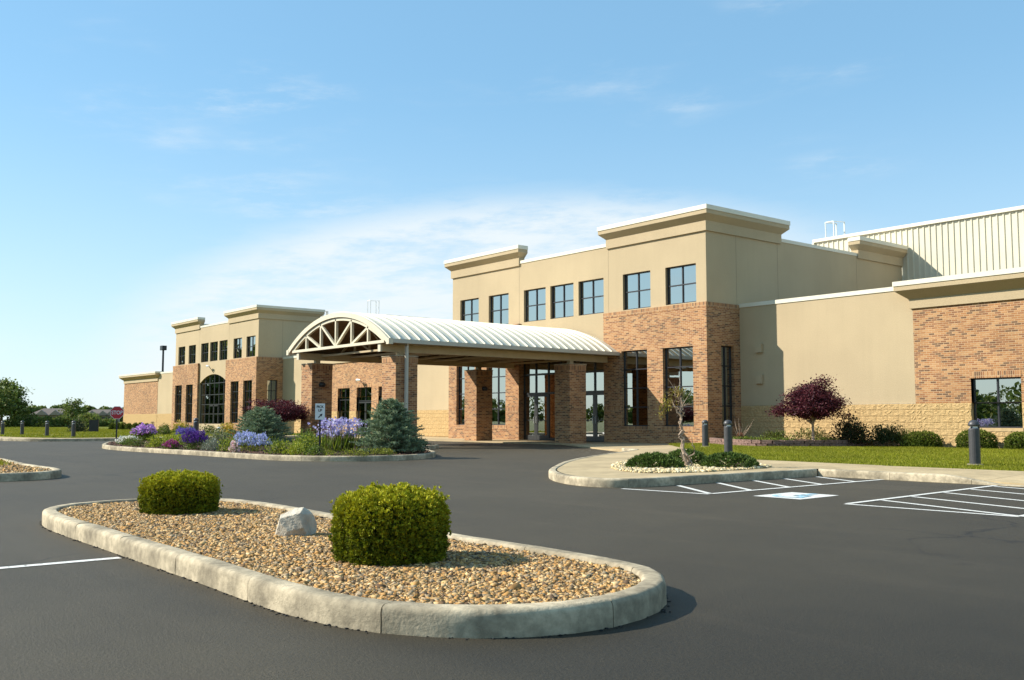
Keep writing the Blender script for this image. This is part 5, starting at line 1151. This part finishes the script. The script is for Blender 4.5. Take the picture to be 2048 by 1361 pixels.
# bicycle rack by the far wing
root = empty('bicycle_rack', (-97.0, 33.0, .1)); mb = MB()
for k in range(2): mb.tube([(k * .35, 0, 0), (k * .35 + .05, 0, .8), (k * .35 + .45, 0, .8), (k * .35 + .5, 0, 0)], .035, 6)
mb.build('hoop', 'black_metal', root); tag(root, 'black bent-tube rack standing at the foot of the far wing', 'rack')
# dark panel sign and low spruce on the far lawn
bush('low_spruce', (-83.0, 22.4, .1), 1.05, 1.0, 1.15, 900, 'low dark spreading spruce on the far left lawn', [(.03, .045, .02), (.04, .06, .028), (.022, .035, .016)], .2, .06, cat='shrub', mat='needle', p=1.6)
root = empty('panel_sign', (-81.0, 23.1, .1)); mb = MB(); mb.box(-.35, .35, -.05, .05, .1, 1.0); mb.build('panel', 'black_metal', root); mb = MB(); mb.box(-.3, -.24, -.03, .03, 0, .1); mb.box(.24, .3, -.03, .03, 0, .1); mb.build('feet', 'black_metal', root); root.rotation_euler = (0, 0, R(60)); tag(root, 'dark panel sign beside the low spruce on the far lawn', 'sign')

# ------------------------------------------------------------------ far background
def polar(px, dist): a = math.atan((px - 1024) / 1960); h_ = R(51.06) - a; return (-math.sin(h_) * dist, math.cos(h_) * dist)
TG = [(0.12, 0.16, 0.03), (0.16, 0.205, 0.04), (0.09, 0.125, 0.025), (0.22, 0.24, 0.06)]
x_, y_ = polar(6, 150); treelike('broadleaf_tree', (x_, y_, 0), 7, 2.6, 2.5, 3.6, 9000, 'large green tree at the left edge of the photograph', TG, 'bark', .2, .36, .24, 20, 11)
x_, y_ = polar(-30, 140); treelike('broadleaf_tree', (x_, y_, 0), 6, 3.0, 2.4, 3.4, 3500, 'green tree cut by the left edge beyond the bollards', TG, 'bark', .2, .4, .26, 16, 12)
x_, y_ = polar(146, 185); treelike('conical_tree', (x_, y_, 0), 4, 1.6, 1.9, 2.4, 1600, 'small pointed tree behind the left house roof', TG, 'bark', .12, .4, .2, 12, 13)
for i, (px, dd_, rx, rz, lb) in enumerate(((62, 150, 3.2, 2.0, 'dense hedge bush right of the large left tree'), (88, 146, 2.6, 1.7, 'rounded hedge bush below the left house roof'), (112, 150, 2.6, 1.5, 'low hedge bush in the middle of the far hedge row'), (134, 146, 2.2, 1.7, 'hedge bush beside the pointed tree'), (172, 150, 2.4, 2.0, 'taller hedge bush between the two far houses'), (190, 148, 2.0, 2.1, 'hedge bush below the right far house'), (215, 150, 2.4, 1.5, 'hedge bush next to the stop sign'), (36, 148, 2.4, 1.5, 'low hedge bush under the large left tree'))):
    x_, y_ = polar(px, dd_); bush('hedge_bush', (x_, y_, 0), rx, 1.6, rz, 900, lb, TG + [(.14, .14, .03)], .42, .24, group='hedge along the far edge of the lawn', cat='shrub')
def house(px, dist, wd, hw, hr, label):
    x_, y_ = polar(px, dist); root = empty('house', (x_, y_, 0)); root.rotation_euler = (0, 0, R(51 + 20)); a = wd / 2
    mb = MB(); mb.box(-a, a, -4, 4, 0, hw); mb.build('wall', 'house_wall', root)
    mb = MB(); e = .5; q = [(-a - e, -4 - e, hw), (a + e, -4 - e, hw), (a + e, 4 + e, hw), (-a - e, 4 + e, hw)]; r1, r2 = (-a * .5, 0, hr), (a * .5, 0, hr); mb.quad(q[0], q[1], r2, r1); mb.quad(q[2], q[3], r1, r2); mb.quad(q[1], q[2], r2); mb.quad(q[3], q[0], r1); mb.quad(*[(p[0], p[1], p[2] - .02) for p in q]); mb.build('roof', 'house_roof', root)
    for k in (-.5, .1, .55):
        mb = MB(); mb.quad((a * k - 1.2, -4 - e - .02, hw + .02), (a * k + 1.2, -4 - e - .02, hw + .02), (a * k, -4 - e - .02, hw + 1.1)); mb.quad((a * k - 1.2, -4.52, hw + .02), (a * k, -4.52, hw + 1.1), (a * k, -2.0, hw + 1.1)); mb.quad((a * k + 1.2, -4.52, hw + .02), (a * k, -4.52, hw + 1.1), (a * k, -2.0, hw + 1.1)); mb.build('gable', 'house_wall', root)
        mb = MB(); mb.box(a * k - .5, a * k + .5, -4.03, -3.99, hw * .35, hw * .8); mb.build('window', 'frame_dark', root)
    return tag(root, label, 'house', 'far houses beyond the hedge')
house(112, 235, 8.8, 2.0, 3.5, 'far brown-roofed house behind the hedge at the left'); house(206, 245, 7.5, 2.0, 3.4, 'far brown-roofed house directly behind the stop sign')
def woods(name, pts, hmin, hmax, per, label, lf=.6):
    Cn = []
    for (x_, y_) in pts:
        h_ = rng.uniform(hmin, hmax); c, d = ell(per, h_ * .48, h_ * .48, h_ * .62, .5, False); c[:, 2] += h_ * .5; Cn.append(c + np.array([x_, y_, 0]))
    Cn = np.vstack(Cn); o = obj(name, leaves(name, Cn, rng.normal(size=Cn.shape), lf, lf * .7, palette(TG, len(Cn)), 'leaf', .3)); return tag(o, label, 'woods', kind='stuff')
far = [polar(px, 420) for px in range(40, 260, 9)]
woods('far_woods', far, 3.5, 6, 320, 'distant line of trees on the horizon at the left', 1.4)
# trees across the lot and to the left that the windows mirror
side = [(-150 + rng.uniform(-12, 12), -26 + 4.0 * k + rng.uniform(-2, 2)) for k in range(10)]
woods('mirrored_woods', side, 10, 15, 1100, 'trees left of the view mirrored in the far block windows', 1.3)
beh = [(-900 + 6.8 * k + rng.uniform(-4, 4), -230 - 25 * math.sin(k * .3) + rng.uniform(-12, 12)) for k in range(140)]
woods('mirrored_woods', beh, 7.0, 11.5, 260, 'trees across the parking lot mirrored in the entrance windows', 1.5)
low_ = [(-900 + 5.5 * k + rng.uniform(-3, 3), -215 - 25 * math.sin(k * .25) + rng.uniform(-6, 6)) for k in range(172)]
woods('mirrored_woods', low_, 4.2, 6.2, 150, 'low undergrowth across the parking lot mirrored in the entrance windows', 1.6)
near_ = [(-78 + 7.5 * k + rng.uniform(-2, 2), -58 + rng.uniform(-6, 6)) for k in range(9)]
woods('mirrored_woods', near_, 4.0, 6.5, 700, 'nearer trees behind the viewer mirrored in the right wing window', .8)
